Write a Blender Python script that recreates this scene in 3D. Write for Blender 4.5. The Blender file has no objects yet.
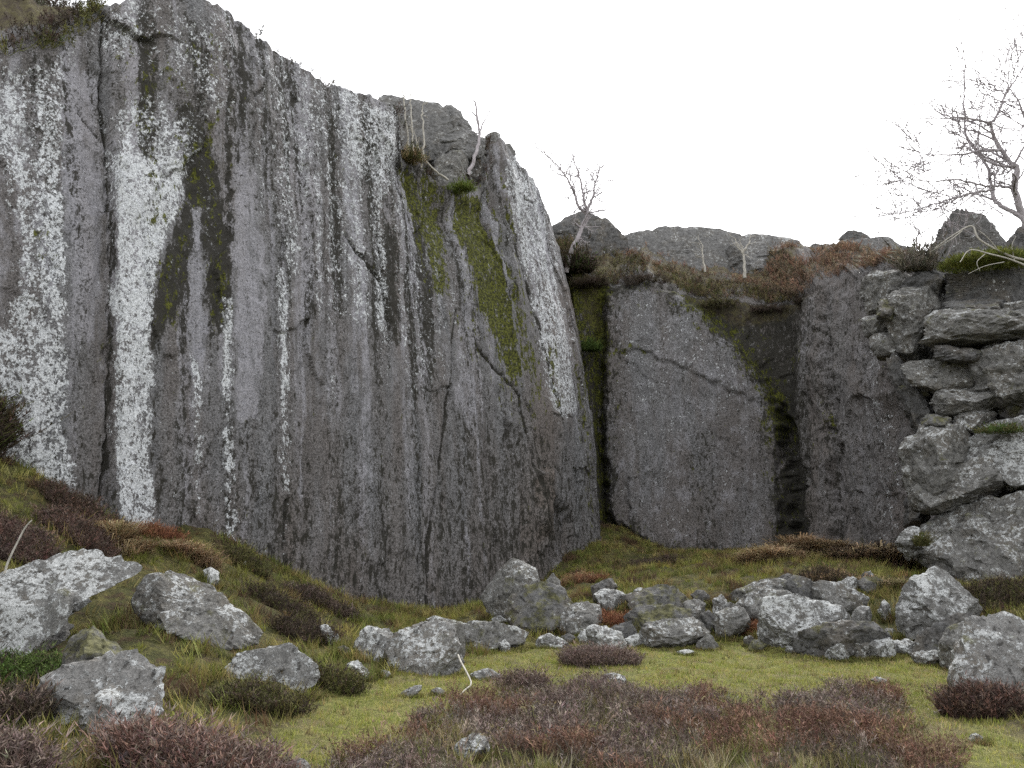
import bpy, bmesh, math
import numpy as np
from mathutils import Vector

# ------------------------------------------------------------------ camera, sky, sun, exposure
F_PX, CAM_Z, PITCH = 760.0, 1.6, math.radians(11.6)
scene = bpy.context.scene
COL = scene.collection
cam_data = bpy.data.cameras.new('camera')
cam_data.sensor_width = 36.0
cam_data.lens = F_PX / 1024.0 * 36.0
cam_data.clip_end = 3000.0
cam = bpy.data.objects.new('camera', cam_data)
cam.location = (0, 0, CAM_Z)
cam.rotation_euler = (math.pi / 2 + PITCH, 0, 0)
COL.objects.link(cam)
scene.camera = cam

SUN_EL, SUN_AZ = math.radians(44), math.radians(24)      # behind the cliffs, a little to the right
world = bpy.data.worlds.new('World'); scene.world = world
world.use_nodes = True
wt = world.node_tree; wt.nodes.clear()
w_out = wt.nodes.new('ShaderNodeOutputWorld'); w_bg = wt.nodes.new('ShaderNodeBackground')
w_sky = wt.nodes.new('ShaderNodeTexSky'); w_sky.sky_type = 'NISHITA'
w_sky.sun_disc = False; w_sky.sun_elevation = SUN_EL; w_sky.sun_rotation = SUN_AZ
w_sky.air_density = 1.0; w_sky.dust_density = 4.0; w_sky.ozone_density = 1.0
w_hsv = wt.nodes.new('ShaderNodeHueSaturation'); w_hsv.inputs['Saturation'].default_value = 0.12
w_mix = wt.nodes.new('ShaderNodeMix'); w_mix.data_type = 'RGBA'
w_mix.inputs[0].default_value = 0.55                      # even cloud cover over the clear sky
w_mix.inputs[7].default_value = (9.6, 9.7, 10.0, 1)
wt.links.new(w_sky.outputs[0], w_hsv.inputs['Color'])
wt.links.new(w_hsv.outputs[0], w_mix.inputs[6])
wt.links.new(w_mix.outputs[2], w_bg.inputs[0])
w_bg.inputs[1].default_value = 0.11
wt.links.new(w_bg.outputs[0], w_out.inputs[0])

sun_data = bpy.data.lights.new('sun', 'SUN')
sun_data.energy = 1.5; sun_data.angle = math.radians(16); sun_data.color = (1.0, 0.97, 0.92)
sun = bpy.data.objects.new('sun', sun_data)
sd = Vector((math.sin(SUN_AZ) * math.cos(SUN_EL), math.cos(SUN_AZ) * math.cos(SUN_EL), math.sin(SUN_EL)))
sun.rotation_euler = (-sd).to_track_quat('-Z', 'Y').to_euler()
sun.location = (10, 30, 40)
COL.objects.link(sun)

vs = scene.view_settings
vs.view_transform = 'Standard'; vs.look = 'None'; vs.gamma = 1.0; vs.use_curve_mapping = False
vs.exposure = 1.3
scene.cycles.use_denoising = False
scene.cycles.max_bounces = 5

# ------------------------------------------------------------------ pixel <-> world
CT, ST = math.cos(PITCH), math.sin(PITCH)
def P(px, py, d):
    """world point seen at a pixel of the photograph, d metres ahead of the camera"""
    a = (px - 512.0) / F_PX; b = (384.0 - py) / F_PX
    dy = CT - b * ST; dz = ST + b * CT
    t = d / dy
    return np.array([a * t, d, CAM_Z + dz * t])
def proj(v):
    x, y, z = v[..., 0], v[..., 1], v[..., 2] - CAM_Z
    dep = np.maximum(y * CT + z * ST, 0.05)
    up = -y * ST + z * CT
    return 512 + F_PX * x / dep, 384 - F_PX * up / dep

# ------------------------------------------------------------------ numpy noise
def _hash(ix, iy, iz, seed):
    h = (ix.astype(np.int64) * 374761393 + iy.astype(np.int64) * 668265263 + iz.astype(np.int64) * 2147483647 + seed * 974711) & 0xffffffff
    h = ((h ^ (h >> 13)) * 1274126177) & 0xffffffff
    h = ((h ^ (h >> 15)) * 2246822519) & 0xffffffff
    return (h ^ (h >> 16)) & 0xffff
_A = np.random.default_rng(5).normal(size=(1024, 3)); _A /= np.linalg.norm(_A, axis=1)[:, None]
def perlin(x, y, z=None, seed=0):
    x = np.asarray(x, float); y = np.asarray(y, float)
    z = np.zeros_like(x) if z is None else np.asarray(z, float)
    x, y, z = np.broadcast_arrays(x, y, z)
    x0, y0, z0 = np.floor(x), np.floor(y), np.floor(z)
    fx, fy, fz = x - x0, y - y0, z - z0
    sm = lambda t: t * t * t * (t * (t * 6 - 15) + 10)
    u, v, w = sm(fx), sm(fy), sm(fz)
    out = 0
    for i in (0, 1):
        for j in (0, 1):
            for k in (0, 1):
                g = _A[_hash(x0 + i, y0 + j, z0 + k, seed) & 1023]
                dv = g[..., 0] * (fx - i) + g[..., 1] * (fy - j) + g[..., 2] * (fz - k)
                out = out + dv * (u if i else 1 - u) * (v if j else 1 - v) * (w if k else 1 - w)
    return out * 1.5
def fbm(x, y, z=None, oct=4, seed=0, gain=0.5):
    a, s, o = 1.0, 0.0, 1.0
    for i in range(oct):
        s = s + a * perlin(np.asarray(x) * o, np.asarray(y) * o, None if z is None else np.asarray(z) * o, seed + i * 17)
        a *= gain; o *= 2.03
    return s
def ridged(x, y, z=None, oct=3, seed=0):
    a, s, o = 1.0, 0.0, 1.0
    for i in range(oct):
        s = s + a * (1 - 2 * np.abs(perlin(np.asarray(x) * o, np.asarray(y) * o, None if z is None else np.asarray(z) * o, seed + i * 31)))
        a *= 0.5; o *= 2.1
    return s
def facets(x, y, seed=0):
    """broken plates: each cell a plane with its own slight tilt and step"""
    x0, y0 = np.floor(x), np.floor(y); best = np.full(np.shape(x), 1e9); out = np.zeros(np.shape(x))
    for i in (-1, 0, 1):
        for j in (-1, 0, 1):
            cx, cy = x0 + i, y0 + j; z = np.zeros_like(cx)
            h = [_hash(cx, cy, z + k, seed) / 65535.0 for k in range(5)]
            dx, dy = x - cx - h[0], y - cy - h[1]
            dd = dx * dx + dy * dy; m = dd < best
            best = np.where(m, dd, best); out = np.where(m, (h[2] - .5) * 1.6 * dx + (h[3] - .5) * 1.6 * dy + (h[4] - .5) * 0.5, out)
    return out
def sstep(e0, e1, x):
    t = np.clip((x - e0) / (e1 - e0), 0, 1); return t * t * (3 - 2 * t)

# soft shapes on the picture's layout, for where lichen, moss and cracks lie on a surface
def seg_dist(px, py, pts):
    d = np.full(np.shape(px), 1e9); tt = np.zeros(np.shape(px))
    n = len(pts) - 1
    for i in range(n):
        (x0, y0), (x1, y1) = pts[i][:2], pts[i + 1][:2]
        L = (x1 - x0) ** 2 + (y1 - y0) ** 2 + 1e-9
        t = np.clip(((px - x0) * (x1 - x0) + (py - y0) * (y1 - y0)) / L, 0, 1)
        dd = np.hypot(px - x0 - t * (x1 - x0), py - y0 - t * (y1 - y0))
        m = dd < d
        d = np.where(m, dd, d); tt = np.where(m, (i + t) / n, tt)
    return d, tt
def poly(px, py, pts, feather):
    d, _ = seg_dist(px, py, list(pts) + [pts[0]])
    ins = np.zeros(np.shape(px), bool)
    n = len(pts)
    for i in range(n):
        (x0, y0), (x1, y1) = pts[i], pts[(i + 1) % n]
        c = (y0 > py) != (y1 > py)
        xs = (x1 - x0) * (py - y0) / ((y1 - y0) if y1 != y0 else 1e-9) + x0
        ins ^= c & (px < xs)
    return sstep(-feather, feather, np.where(ins, d, -d))
def line(px, py, pts, w):
    d, _ = seg_dist(px, py, pts)
    return np.exp(-(d / w) ** 2)

# ------------------------------------------------------------------ mesh helpers
def new_mesh(name, verts, faces, mats=(), smooth=True, attrs=None, cols=None):
    verts = np.asarray(verts, np.float32); faces = np.asarray(faces, np.int32)
    me = bpy.data.meshes.new(name)
    k = faces.shape[1]
    me.vertices.add(len(verts)); me.vertices.foreach_set('co', verts.ravel())
    me.loops.add(faces.size); me.loops.foreach_set('vertex_index', faces.ravel())
    me.polygons.add(len(faces))
    me.polygons.foreach_set('loop_start', np.arange(0, faces.size, k, dtype=np.int32))
    me.polygons.foreach_set('loop_total', np.full(len(faces), k, np.int32))
    me.update(calc_edges=True)
    me.polygons.foreach_set('use_smooth', np.full(len(faces), smooth, bool))
    for n, v in (attrs or {}).items():
        a = me.attributes.new(n, 'FLOAT', 'POINT'); a.data.foreach_set('value', np.asarray(v, np.float32).ravel())
    if cols is not None:
        a = me.attributes.new('tint', 'FLOAT_COLOR', 'POINT')
        c4 = np.ones((len(verts), 4), np.float32); c4[:, :3] = cols
        a.data.foreach_set('color', c4.ravel())
    for m in mats: me.materials.append(m)
    return me
def tag(o, label=None, cat=None, group=None, kind=None):
    if label: o['label'] = label
    if cat: o['category'] = cat
    if group: o['group'] = group
    if kind: o['kind'] = kind
    return o
def link(name, me, loc=(0, 0, 0), parent=None):
    o = bpy.data.objects.new(name, me); COL.objects.link(o); o.location = loc
    if parent: o.parent = parent
    return o
def empty(name, loc):
    o = bpy.data.objects.new(name, None); COL.objects.link(o); o.location = loc; o.empty_display_size = 0.2
    return o
def grid_faces(nr, nc):
    i = np.arange(nr - 1)[:, None] * nc + np.arange(nc - 1)[None]
    return np.stack([i, i + 1, i + nc + 1, i + nc], -1).reshape(-1, 4)

# ------------------------------------------------------------------ materials
class NT:
    def __init__(s, name):
        s.m = bpy.data.materials.new(name); s.m.use_nodes = True
        s.t = s.m.node_tree; s.t.nodes.clear()
        s.out = s.n('ShaderNodeOutputMaterial')
        s.b = s.n('ShaderNodeBsdfPrincipled'); s.l(s.b.outputs[0], s.out.inputs[0])
        s.b.inputs['Roughness'].default_value = 0.9
        s.b.inputs['Specular IOR Level'].default_value = 0.2
    def n(s, t): return s.t.nodes.new(t)
    def l(s, a, b): s.t.links.new(a, b)
    def setv(s, sock, v):
        if hasattr(v, 'is_output'): s.l(v, sock)
        else: sock.default_value = (*v, 1) if isinstance(v, tuple) and len(v) == 3 and sock.type == 'RGBA' else v
    def attr(s, name, col=False):
        a = s.n('ShaderNodeAttribute'); a.attribute_name = name
        return a.outputs['Color' if col else 'Fac']
    def coords(s, scale=(1, 1, 1), rand=0.0):
        tc = s.n('ShaderNodeTexCoord'); mp = s.n('ShaderNodeMapping')
        mp.inputs['Scale'].default_value = scale
        s.l(tc.outputs['Object'], mp.inputs[0])
        if rand:
            oi = s.n('ShaderNodeObjectInfo'); ml = s.n('ShaderNodeMath'); ml.operation = 'MULTIPLY'
            ml.inputs[1].default_value = rand; s.l(oi.outputs['Random'], ml.inputs[0])
            s.l(ml.outputs[0], mp.inputs['Location'])
        return mp.outputs[0]
    def noise(s, co, scale, detail=5, rough=0.55, dist=0.0):
        n = s.n('ShaderNodeTexNoise'); s.l(co, n.inputs['Vector'])
        n.inputs['Scale'].default_value = scale; n.inputs['Detail'].default_value = detail
        n.inputs['Roughness'].default_value = rough; n.inputs['Distortion'].default_value = dist
        return n.outputs['Fac']
    def voro(s, co, scale, feat='F1'):
        n = s.n('ShaderNodeTexVoronoi'); n.feature = feat; s.l(co, n.inputs['Vector']); n.inputs['Scale'].default_value = scale
        return n.outputs['Distance']
    def math(s, op, a, b=0.0, c=0.0):
        m = s.n('ShaderNodeMath'); m.operation = op
        for i, v in enumerate((a, b, c)): s.setv(m.inputs[i], v)
        return m.outputs[0]
    def rng(s, v, a, b, c=0.0, d=1.0, smooth=True):
        m = s.n('ShaderNodeMapRange'); m.interpolation_type = 'SMOOTHSTEP' if smooth else 'LINEAR'
        s.setv(m.inputs[0], v)
        for i, x in enumerate((a, b, c, d)): m.inputs[i + 1].default_value = x
        return m.outputs[0]
    def mix(s, f, a, b, mode='MIX'):
        m = s.n('ShaderNodeMix'); m.data_type = 'RGBA'; m.blend_type = mode
        s.setv(m.inputs[0], f); s.setv(m.inputs[6], a); s.setv(m.inputs[7], b)
        return m.outputs[2]
    def bump(s, h, strength, dist, prev=None):
        b = s.n('ShaderNodeBump'); b.inputs['Strength'].default_value = strength; b.inputs['Distance'].default_value = dist
        s.l(h, b.inputs['Height'])
        if prev: s.l(prev, b.inputs['Normal'])
        return b.outputs[0]
    def up(s):
        g = s.n('ShaderNodeNewGeometry'); x = s.n('ShaderNodeSeparateXYZ'); s.l(g.outputs['Normal'], x.inputs[0])
        return x.outputs[2]

def cliff_material(name):
    t = NT(name)
    co = t.coords(); cv = t.coords((1, 1, 0.45)); cs = t.coords((1, 1, 0.12)); cw = t.coords((1, 1, 0.75))
    lich, moss, dark, pale, soil, warm = (t.attr(k) for k in ('lichen', 'moss', 'dark', 'pale', 'soil', 'warm'))
    spread = lambda n, k=2.6: t.math('MULTIPLY_ADD', n, k, 0.5 - 0.5 * k)
    grain = t.noise(co, 34, 3, 0.75); mid = t.noise(cv, 5.5, 6, 0.7); low = t.noise(cs, 1.3, 4, 0.6)
    g2 = t.rng(grain, 0.36, 0.64)
    c = t.mix(g2, (0.066, 0.067, 0.07), (0.20, 0.20, 0.205))
    c = t.mix(t.rng(mid, 0.38, 0.62, 0.0, 0.6), c, t.mix(g2, (0.12, 0.121, 0.125), (0.26, 0.26, 0.265)))
    c = t.mix(t.rng(low, 0.4, 0.62, 0.0, 0.6), c, t.mix(g2, (0.07, 0.062, 0.058), (0.17, 0.15, 0.14)))
    pf = t.rng(t.math('ADD', spread(mid, 1.6), pale), 0.75, 1.35)
    c = t.mix(pf, c, t.mix(g2, (0.185, 0.184, 0.20), (0.345, 0.34, 0.362)))
    c = t.mix(t.math('MULTIPLY', warm, 0.5), c, (0.15, 0.115, 0.09))
    # dark crusts, wet streaks and painted crack shade
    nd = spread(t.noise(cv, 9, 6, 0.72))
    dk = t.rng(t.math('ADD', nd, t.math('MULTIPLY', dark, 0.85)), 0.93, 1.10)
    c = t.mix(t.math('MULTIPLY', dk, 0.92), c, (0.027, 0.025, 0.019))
    fleck = t.rng(t.math('ADD', spread(t.noise(cw, 22, 4, 0.72), 3.0), t.math('MULTIPLY_ADD', dark, 0.5, 0.16)), 0.95, 1.10)
    # white crustose lichen, in flakes
    nl = t.math('ADD', t.math('MULTIPLY', t.noise(cw, 6.5, 7, 0.78), 0.50), t.math('MULTIPLY', t.noise(cw, 19, 4, 0.75), 0.50))
    lf = t.rng(t.math('ADD', spread(nl, 3.0), t.math('MULTIPLY', lich, 0.82)), 0.97, 1.07)
    lc = t.mix(g2, (0.38, 0.395, 0.405), (0.70, 0.72, 0.73))
    lf = t.math('MULTIPLY', lf, t.rng(soil, 0.2, 0.6, 1.0, 0.0))
    speck = t.math('MULTIPLY', t.rng(t.noise(co, 21, 3, 0.6), 0.66, 0.70), t.rng(mid, 0.42, 0.55))
    lf = t.math('MAXIMUM', lf, t.math('MULTIPLY', speck, 0.75))
    c = t.mix(lf, c, lc)
    c = t.mix(t.math('MULTIPLY', fleck, 0.8), c, (0.034, 0.032, 0.027))
    # moss
    mf = t.rng(t.math('ADD', spread(t.noise(cv, 8, 6, 0.72)), t.math('MULTIPLY', moss, 0.8)), 0.96, 1.12)
    mc = t.mix(t.rng(t.noise(co, 18, 4), 0.38, 0.65), (0.022, 0.023, 0.006), (0.115, 0.122, 0.018))
    c = t.mix(t.math('MULTIPLY', mf, 0.95), c, mc)
    sc = t.mix(t.rng(mid, 0.35, 0.65), (0.045, 0.033, 0.026), (0.10, 0.088, 0.04))
    c = t.mix(t.rng(t.math('ADD', nl, soil), 0.85, 1.1), c, sc)
    t.l(c, t.b.inputs['Base Color'])
    n1 = t.bump(mid, 0.8, 0.08)
    n2 = t.bump(t.math('ADD', grain, t.math('MULTIPLY', lf, 0.35)), 0.6, 0.025, n1)
    t.l(n2, t.b.inputs['Normal'])
    return t.m

def rock_material(name, base=(0.17, 0.3), tint=(1, 0.99, 0.97), lichen=0.5, moss=0.2, darkk=0.3, warm=0.2):
    t = NT(name)
    co = t.coords(rand=37.0)
    spread = lambda n, k=2.8: t.math('MULTIPLY_ADD', n, k, 0.5 - 0.5 * k)
    g = t.noise(co, 60, 3, 0.75); m = t.noise(co, 8, 7, 0.72); lo = t.noise(co, 2.2, 4, 0.6)
    lohi = [tuple(base[i] * k for k in tint) for i in (0, 1)]
    c = t.mix(t.rng(t.math('ADD', t.math('MULTIPLY', g, 0.5), t.math('MULTIPLY', m, 0.5)), 0.40, 0.60), lohi[0], lohi[1])
    c = t.mix(t.rng(lo, 0.45, 0.65, 0.0, warm), c, (0.17, 0.14, 0.10))
    # thin grey-white crust, broken into flakes of every size
    nl = t.math('ADD', t.math('MULTIPLY', lo, 0.30), t.math('ADD', t.math('MULTIPLY', m, 0.40), t.math('MULTIPLY', t.noise(co, 24, 4, 0.75), 0.40)))
    lf = t.rng(t.math('ADD', spread(nl), t.math('ADD', lichen, t.math('MULTIPLY', t.up(), 0.10))), 1.20, 1.34)
    ros = t.rng(t.math('ADD', t.voro(co, 6.5), t.math('MULTIPLY', m, 0.5)), 0.40, 0.44, 1.0, 0.0)
    ros = t.math('MULTIPLY', ros, t.rng(lo, 0.50, 0.58))
    lf = t.math('MAXIMUM', lf, ros)
    lc = t.mix(t.rng(g, 0.35, 0.65), (0.32, 0.33, 0.325), (0.60, 0.615, 0.61))
    c = t.mix(t.math('MULTIPLY', lf, 0.9), c, lc)
    dk = t.rng(t.math('ADD', spread(t.noise(co, 15, 6, 0.75)), darkk * 0.5), 0.93, 1.12)
    c = t.mix(t.math('MULTIPLY', dk, 0.85), c, (0.035, 0.033, 0.03))
    mf = t.rng(t.math('ADD', spread(t.noise(co, 3.4, 6, 0.72), 2.2), t.math('ADD', moss * 0.75, t.math('MULTIPLY', t.up(), 0.18))), 0.98, 1.30)
    mc = t.mix(t.rng(m, 0.38, 0.62), (0.045, 0.045, 0.018), (0.15, 0.145, 0.06))
    c = t.mix(t.math('MULTIPLY', mf, 0.85), c, mc)
    t.l(c, t.b.inputs['Base Color'])
    n1 = t.bump(m, 0.9, 0.06)
    n2 = t.bump(t.math('ADD', g, t.math('MULTIPLY', lf, 0.4)), 0.6, 0.015, n1)
    t.l(n2, t.b.inputs['Normal'])
    return t.m

def ground_material():
    t = NT('ground')
    co = t.coords()
    turf, earth, heath = t.attr('turf'), t.attr('earth'), t.attr('heath')
    n1 = t.noise(co, 2.0, 6, 0.7); n2 = t.noise(co, 15, 5, 0.75); n3 = t.noise(co, 60, 3, 0.75); n4 = t.noise(co, 4.7, 5, 0.7)
    c = t.mix(t.rng(n1, 0.40, 0.60), (0.10, 0.105, 0.028), (0.19, 0.17, 0.055))
    c = t.mix(t.rng(n4, 0.52, 0.62), c, (0.105, 0.07, 0.036))
    c = t.mix(t.rng(n2, 0.42, 0.6, 0.6, 0.0), c, (0.03, 0.03, 0.012))
    tf = t.mix(t.rng(n2, 0.38, 0.62), (0.155, 0.17, 0.038), (0.32, 0.31, 0.09))
    tf = t.mix(t.rng(n1, 0.48, 0.62, 0.0, 0.8), tf, (0.21, 0.175, 0.085))
    tf = t.mix(t.rng(n4, 0.58, 0.66, 0.0, 0.7), tf, (0.12, 0.095, 0.05))
    c = t.mix(turf, c, tf)
    c = t.mix(heath, c, t.mix(n2, (0.04, 0.03, 0.02), (0.11, 0.095, 0.04)))
    c = t.mix(t.rng(t.math('ADD', earth, n2), 0.9, 1.1), c, (0.05, 0.036, 0.025))
    c = t.mix(t.rng(n3, 0.35, 0.65, 0.0, 0.4), c, (0.03, 0.028, 0.013))
    t.l(c, t.b.inputs['Base Color'])
    t.l(t.bump(n3, 0.6, 0.03, t.bump(n2, 0.7, 0.06)), t.b.inputs['Normal'])
    return t.m

def plant_material(name, trans=0.25, rough=0.85):
    t = NT(name)
    c = t.attr('tint', True)
    t.l(c, t.b.inputs['Base Color']); t.b.inputs['Roughness'].default_value = rough
    if trans:
        tr = t.n('ShaderNodeBsdfTranslucent'); t.l(c, tr.inputs[0])
        mx = t.n('ShaderNodeMixShader'); mx.inputs[0].default_value = trans
        t.l(t.b.outputs[0], mx.inputs[1]); t.l(tr.outputs[0], mx.inputs[2]); t.l(mx.outputs[0], t.out.inputs[0])
    return t.m
def bark_material(name, a, b, moss=0.0):
    t = NT(name); co = t.coords()
    n = t.noise(co, 25, 5, 0.7)
    c = t.mix(t.rng(n, 0.3, 0.7), a, b)
    if moss: c = t.mix(t.math('MULTIPLY', t.rng(t.noise(co, 6, 4), 0.45, 0.6), moss), c, (0.11, 0.12, 0.04))
    t.l(c, t.b.inputs['Base Color']); t.l(t.bump(n, 0.5, 0.02), t.b.inputs['Normal'])
    return t.m

M_CLIFF = cliff_material('quarried granite')
M_GROUND = ground_material()
M_PALE = rock_material('pale lichened granite', (0.11, 0.25), tint=(1, 0.985, 0.94), lichen=0.58, moss=0.2, darkk=0.5, warm=0.3)
M_GREY = rock_material('grey granite', (0.09, 0.215), tint=(1, 0.98, 0.925), lichen=0.46, moss=0.34, darkk=0.55, warm=0.3)
M_DARK = rock_material('dark granite', (0.055, 0.14), lichen=0.30, moss=0.3, darkk=0.65, warm=0.3)
M_MOSSY = rock_material('mossy granite', (0.08, 0.18), lichen=0.28, moss=0.7, darkk=0.5, warm=0.3)
M_CLEAN = rock_material('weathered pale granite', (0.13, 0.27), tint=(1.0, 0.98, 0.94), lichen=0.50, moss=0.28, darkk=0.55, warm=0.45)
M_TOP = rock_material('hilltop granite', (0.095, 0.21), lichen=0.40, moss=0.18, darkk=0.5, warm=0.2)
M_PLANT = plant_material('plant')
M_TWIG = plant_material('twig', 0.0)
M_BARK = bark_material('glare-paled pinkish bark', (0.26, 0.235, 0.245), (0.43, 0.40, 0.41))  # paler tone stands in for glare washing out the branches
M_BARKM = bark_material('lichened bark', (0.15, 0.14, 0.12), (0.32, 0.31, 0.27), 0.5)
M_BLEACH = bark_material('bleached wood', (0.30, 0.28, 0.24), (0.5, 0.48, 0.43))

# ------------------------------------------------------------------ the ground
GC = [(0, 455, 11.4), (60, 490, 11.9), (110, 522, 12.5), (160, 535, 13.1), (205, 528, 13.5), (250, 552, 14.2), (300, 577, 15.0), (345, 597, 15.8), (385, 608, 16.6),
      (430, 612, 17.3), (500, 606, 19.0), (560, 560, 21.3), (592, 540, 22.6), (625, 530, 24.6), (660, 549, 24.2), (720, 553, 23.8), (780, 549, 23.4), (830, 545, 22.0), (880, 553, 20.2), (905, 562, 18.6),
      (560, 585, 17.2), (640, 583, 15.8), (700, 574, 16.2), (790, 566, 16.2), (870, 568, 15.8), (900, 578, 15.0), (960, 588, 14.5), (1020, 585, 14.6),
      (640, 600, 14.0), (720, 592, 14.2), (800, 584, 14.2),
      (500, 640, 12.2), (600, 651, 11.0), (700, 647, 11.4), (800, 655, 10.6), (900, 656, 10.5), (960, 655, 10.6),
      (400, 690, 8.1), (600, 690, 8.1), (800, 690, 8.1), (950, 718, 6.85), (1020, 720, 6.8),
      (0, 662, 6.9), (60, 660, 7.1), (150, 645, 7.6), (250, 690, 7.2), (262, 640, 8.9), (300, 640, 9.9), (335, 660, 9.0), (130, 730, 5.5), (0, 768, 4.1), (220, 768, 5.0),
      (0, 560, 8.6), (60, 540, 9.8), (120, 545, 10.6), (190, 565, 11.0), (240, 600, 10.5), (300, 605, 12.6), (420, 640, 12.2), (450, 660, 10.2),
      (520, 768, 5.25), (720, 768, 5.25), (900, 768, 5.25), (1010, 590, 12.2)]
pts = [P(*g) for g in GC]
pts += [np.array(q, float) for q in [(0, 2, 0), (0, -3, 0), (-4, 2, .5), (-6, -4, .9), (5, 1, 0), (6, 6, .1), (9, 9, .6), (9, 4, .7), (11, 14, 1.0), (10, -4, .3), (-8.5, 7, 2.9), (-8, 3, 2.4), (-12, 8, 4),
        (12, 20, 1.2), (6, 28, 2), (-4, 24, .8), (-14, 14, 3), (14, 28, 2), (-10, 28, 2), (0, 34, 2)]]
pts = np.array(pts)
class TPS:
    def __init__(s, p, lam=0.02):
        s.c = p[:, :2]; n = len(p)
        K = s.k(s.c, s.c) + lam * np.eye(n)
        Q = np.c_[np.ones(n), s.c]
        A = np.block([[K, Q], [Q.T, np.zeros((3, 3))]])
        s.w = np.linalg.solve(A, np.r_[p[:, 2], 0, 0, 0])
    def k(s, a, b):
        r2 = ((a[:, None] - b[None]) ** 2).sum(-1) + 1e-9
        return 0.5 * r2 * np.log(r2)
    def __call__(s, q):
        n = len(s.c); out = np.empty(len(q))
        for i in range(0, len(q), 40000):
            b = q[i:i + 40000]
            out[i:i + 40000] = s.k(b, s.c) @ s.w[:n] + np.c_[np.ones(len(b)), b] @ s.w[n:]
        return out
tps = TPS(pts)
def ground_base(x, y):
    q = np.c_[np.ravel(x), np.ravel(y)]
    z = tps(q)
    r = np.hypot(q[:, 0], q[:, 1] - 12)
    f = sstep(24, 36, r)
    return (z * (1 - f) + 0.6 * f).reshape(np.shape(x))
def bank_mask(x, y, z):
    px, py = proj(np.stack([x, y, z], -1))
    turf = poly(px, py, [(250, 760), (290, 720), (330, 690), (400, 672), (480, 655), (600, 640), (720, 640), (960, 650), (1010, 720), (1100, 800), (250, 800)], 14)
    return px, py, turf
def ground_z(x, y):
    x = np.asarray(x, float); y = np.asarray(y, float)
    z = ground_base(x, y)
    _, _, turf = bank_mask(x, y, z)
    rough = 1 - turf
    z = z + (0.02 + 0.07 * rough) * fbm(x * 1.1, y * 1.1, oct=3, seed=3) + (0.006 + 0.05 * rough) * fbm(x * 3.2, y * 3.2, oct=3, seed=9)
    return z
def hit(px, py):
    """where the view through a pixel meets the ground"""
    d = np.arange(3.0, 27.0, 0.02)
    a = (px - 512.0) / F_PX; b = (384.0 - py) / F_PX
    dy = CT - b * ST; dz = ST + b * CT
    z = CAM_Z + dz / dy * d
    g = ground_base(a / dy * d, d)
    k = np.argmax(z <= g)
    return d[k] if (z <= g).any() else 24.0

xs = np.concatenate([np.array([-400, -200, -110, -70, -45, -32, -24, -19]), np.arange(-16, 16.01, 0.085), np.array([19, 24, 32, 45, 70, 110, 200, 400])])
ys = np.concatenate([np.array([-300, -150, -80, -45, -25, -14, -7, -3, 0, 1.5]), np.arange(2.5, 27.01, 0.085), np.array([30, 36, 45, 60, 90, 150, 300, 600])])
GX, GY = np.meshgrid(xs, ys)
GZ = ground_z(GX, GY)
gpx, gpy, gturf = bank_mask(GX, GY, GZ)
nz = fbm(GX * 0.9, GY * 0.9, oct=4, seed=21)
HEATH_POLYS = [[(305, 800), (335, 770), (400, 738), (465, 714), (550, 696), (640, 692), (705, 702), (745, 722), (765, 750), (770, 800)],
               [(765, 716), (800, 702), (845, 692), (885, 702), (925, 732), (955, 762), (960, 800), (765, 800), (770, 750)]]
def heath_mask(px, py):
    n1, n2 = fbm(px / 38, py / 16, oct=3, seed=401), fbm(px / 38, py / 16, oct=3, seed=402)
    px, py = px + 30 * n1, py + 13 * n2
    return np.maximum.reduce([poly(px, py, h, 9) for h in HEATH_POLYS])
gheath = heath_mask(gpx, gpy)
gearth = np.clip(poly(gpx, gpy, [(790, 545), (900, 545), (1030, 570), (1030, 625), (900, 600), (790, 570)], 10) * 0.35
                 + poly(gpx, gpy, [(470, 596), (600, 590), (600, 530), (560, 540), (430, 600)], 6) * 0.25 + nz * 0.25, 0, 1)
ground = link('ground', new_mesh('ground', np.stack([GX, GY, GZ], -1).reshape(-1, 3), grid_faces(len(ys), len(xs)), [M_GROUND],
              attrs={'turf': np.clip(gturf + nz * 0.3 * gturf, 0, 1), 'earth': gearth, 'heath': gheath}))
tag(ground, 'quarry floor of short turf rising to rough grassy banks', 'ground', kind='structure')

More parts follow.
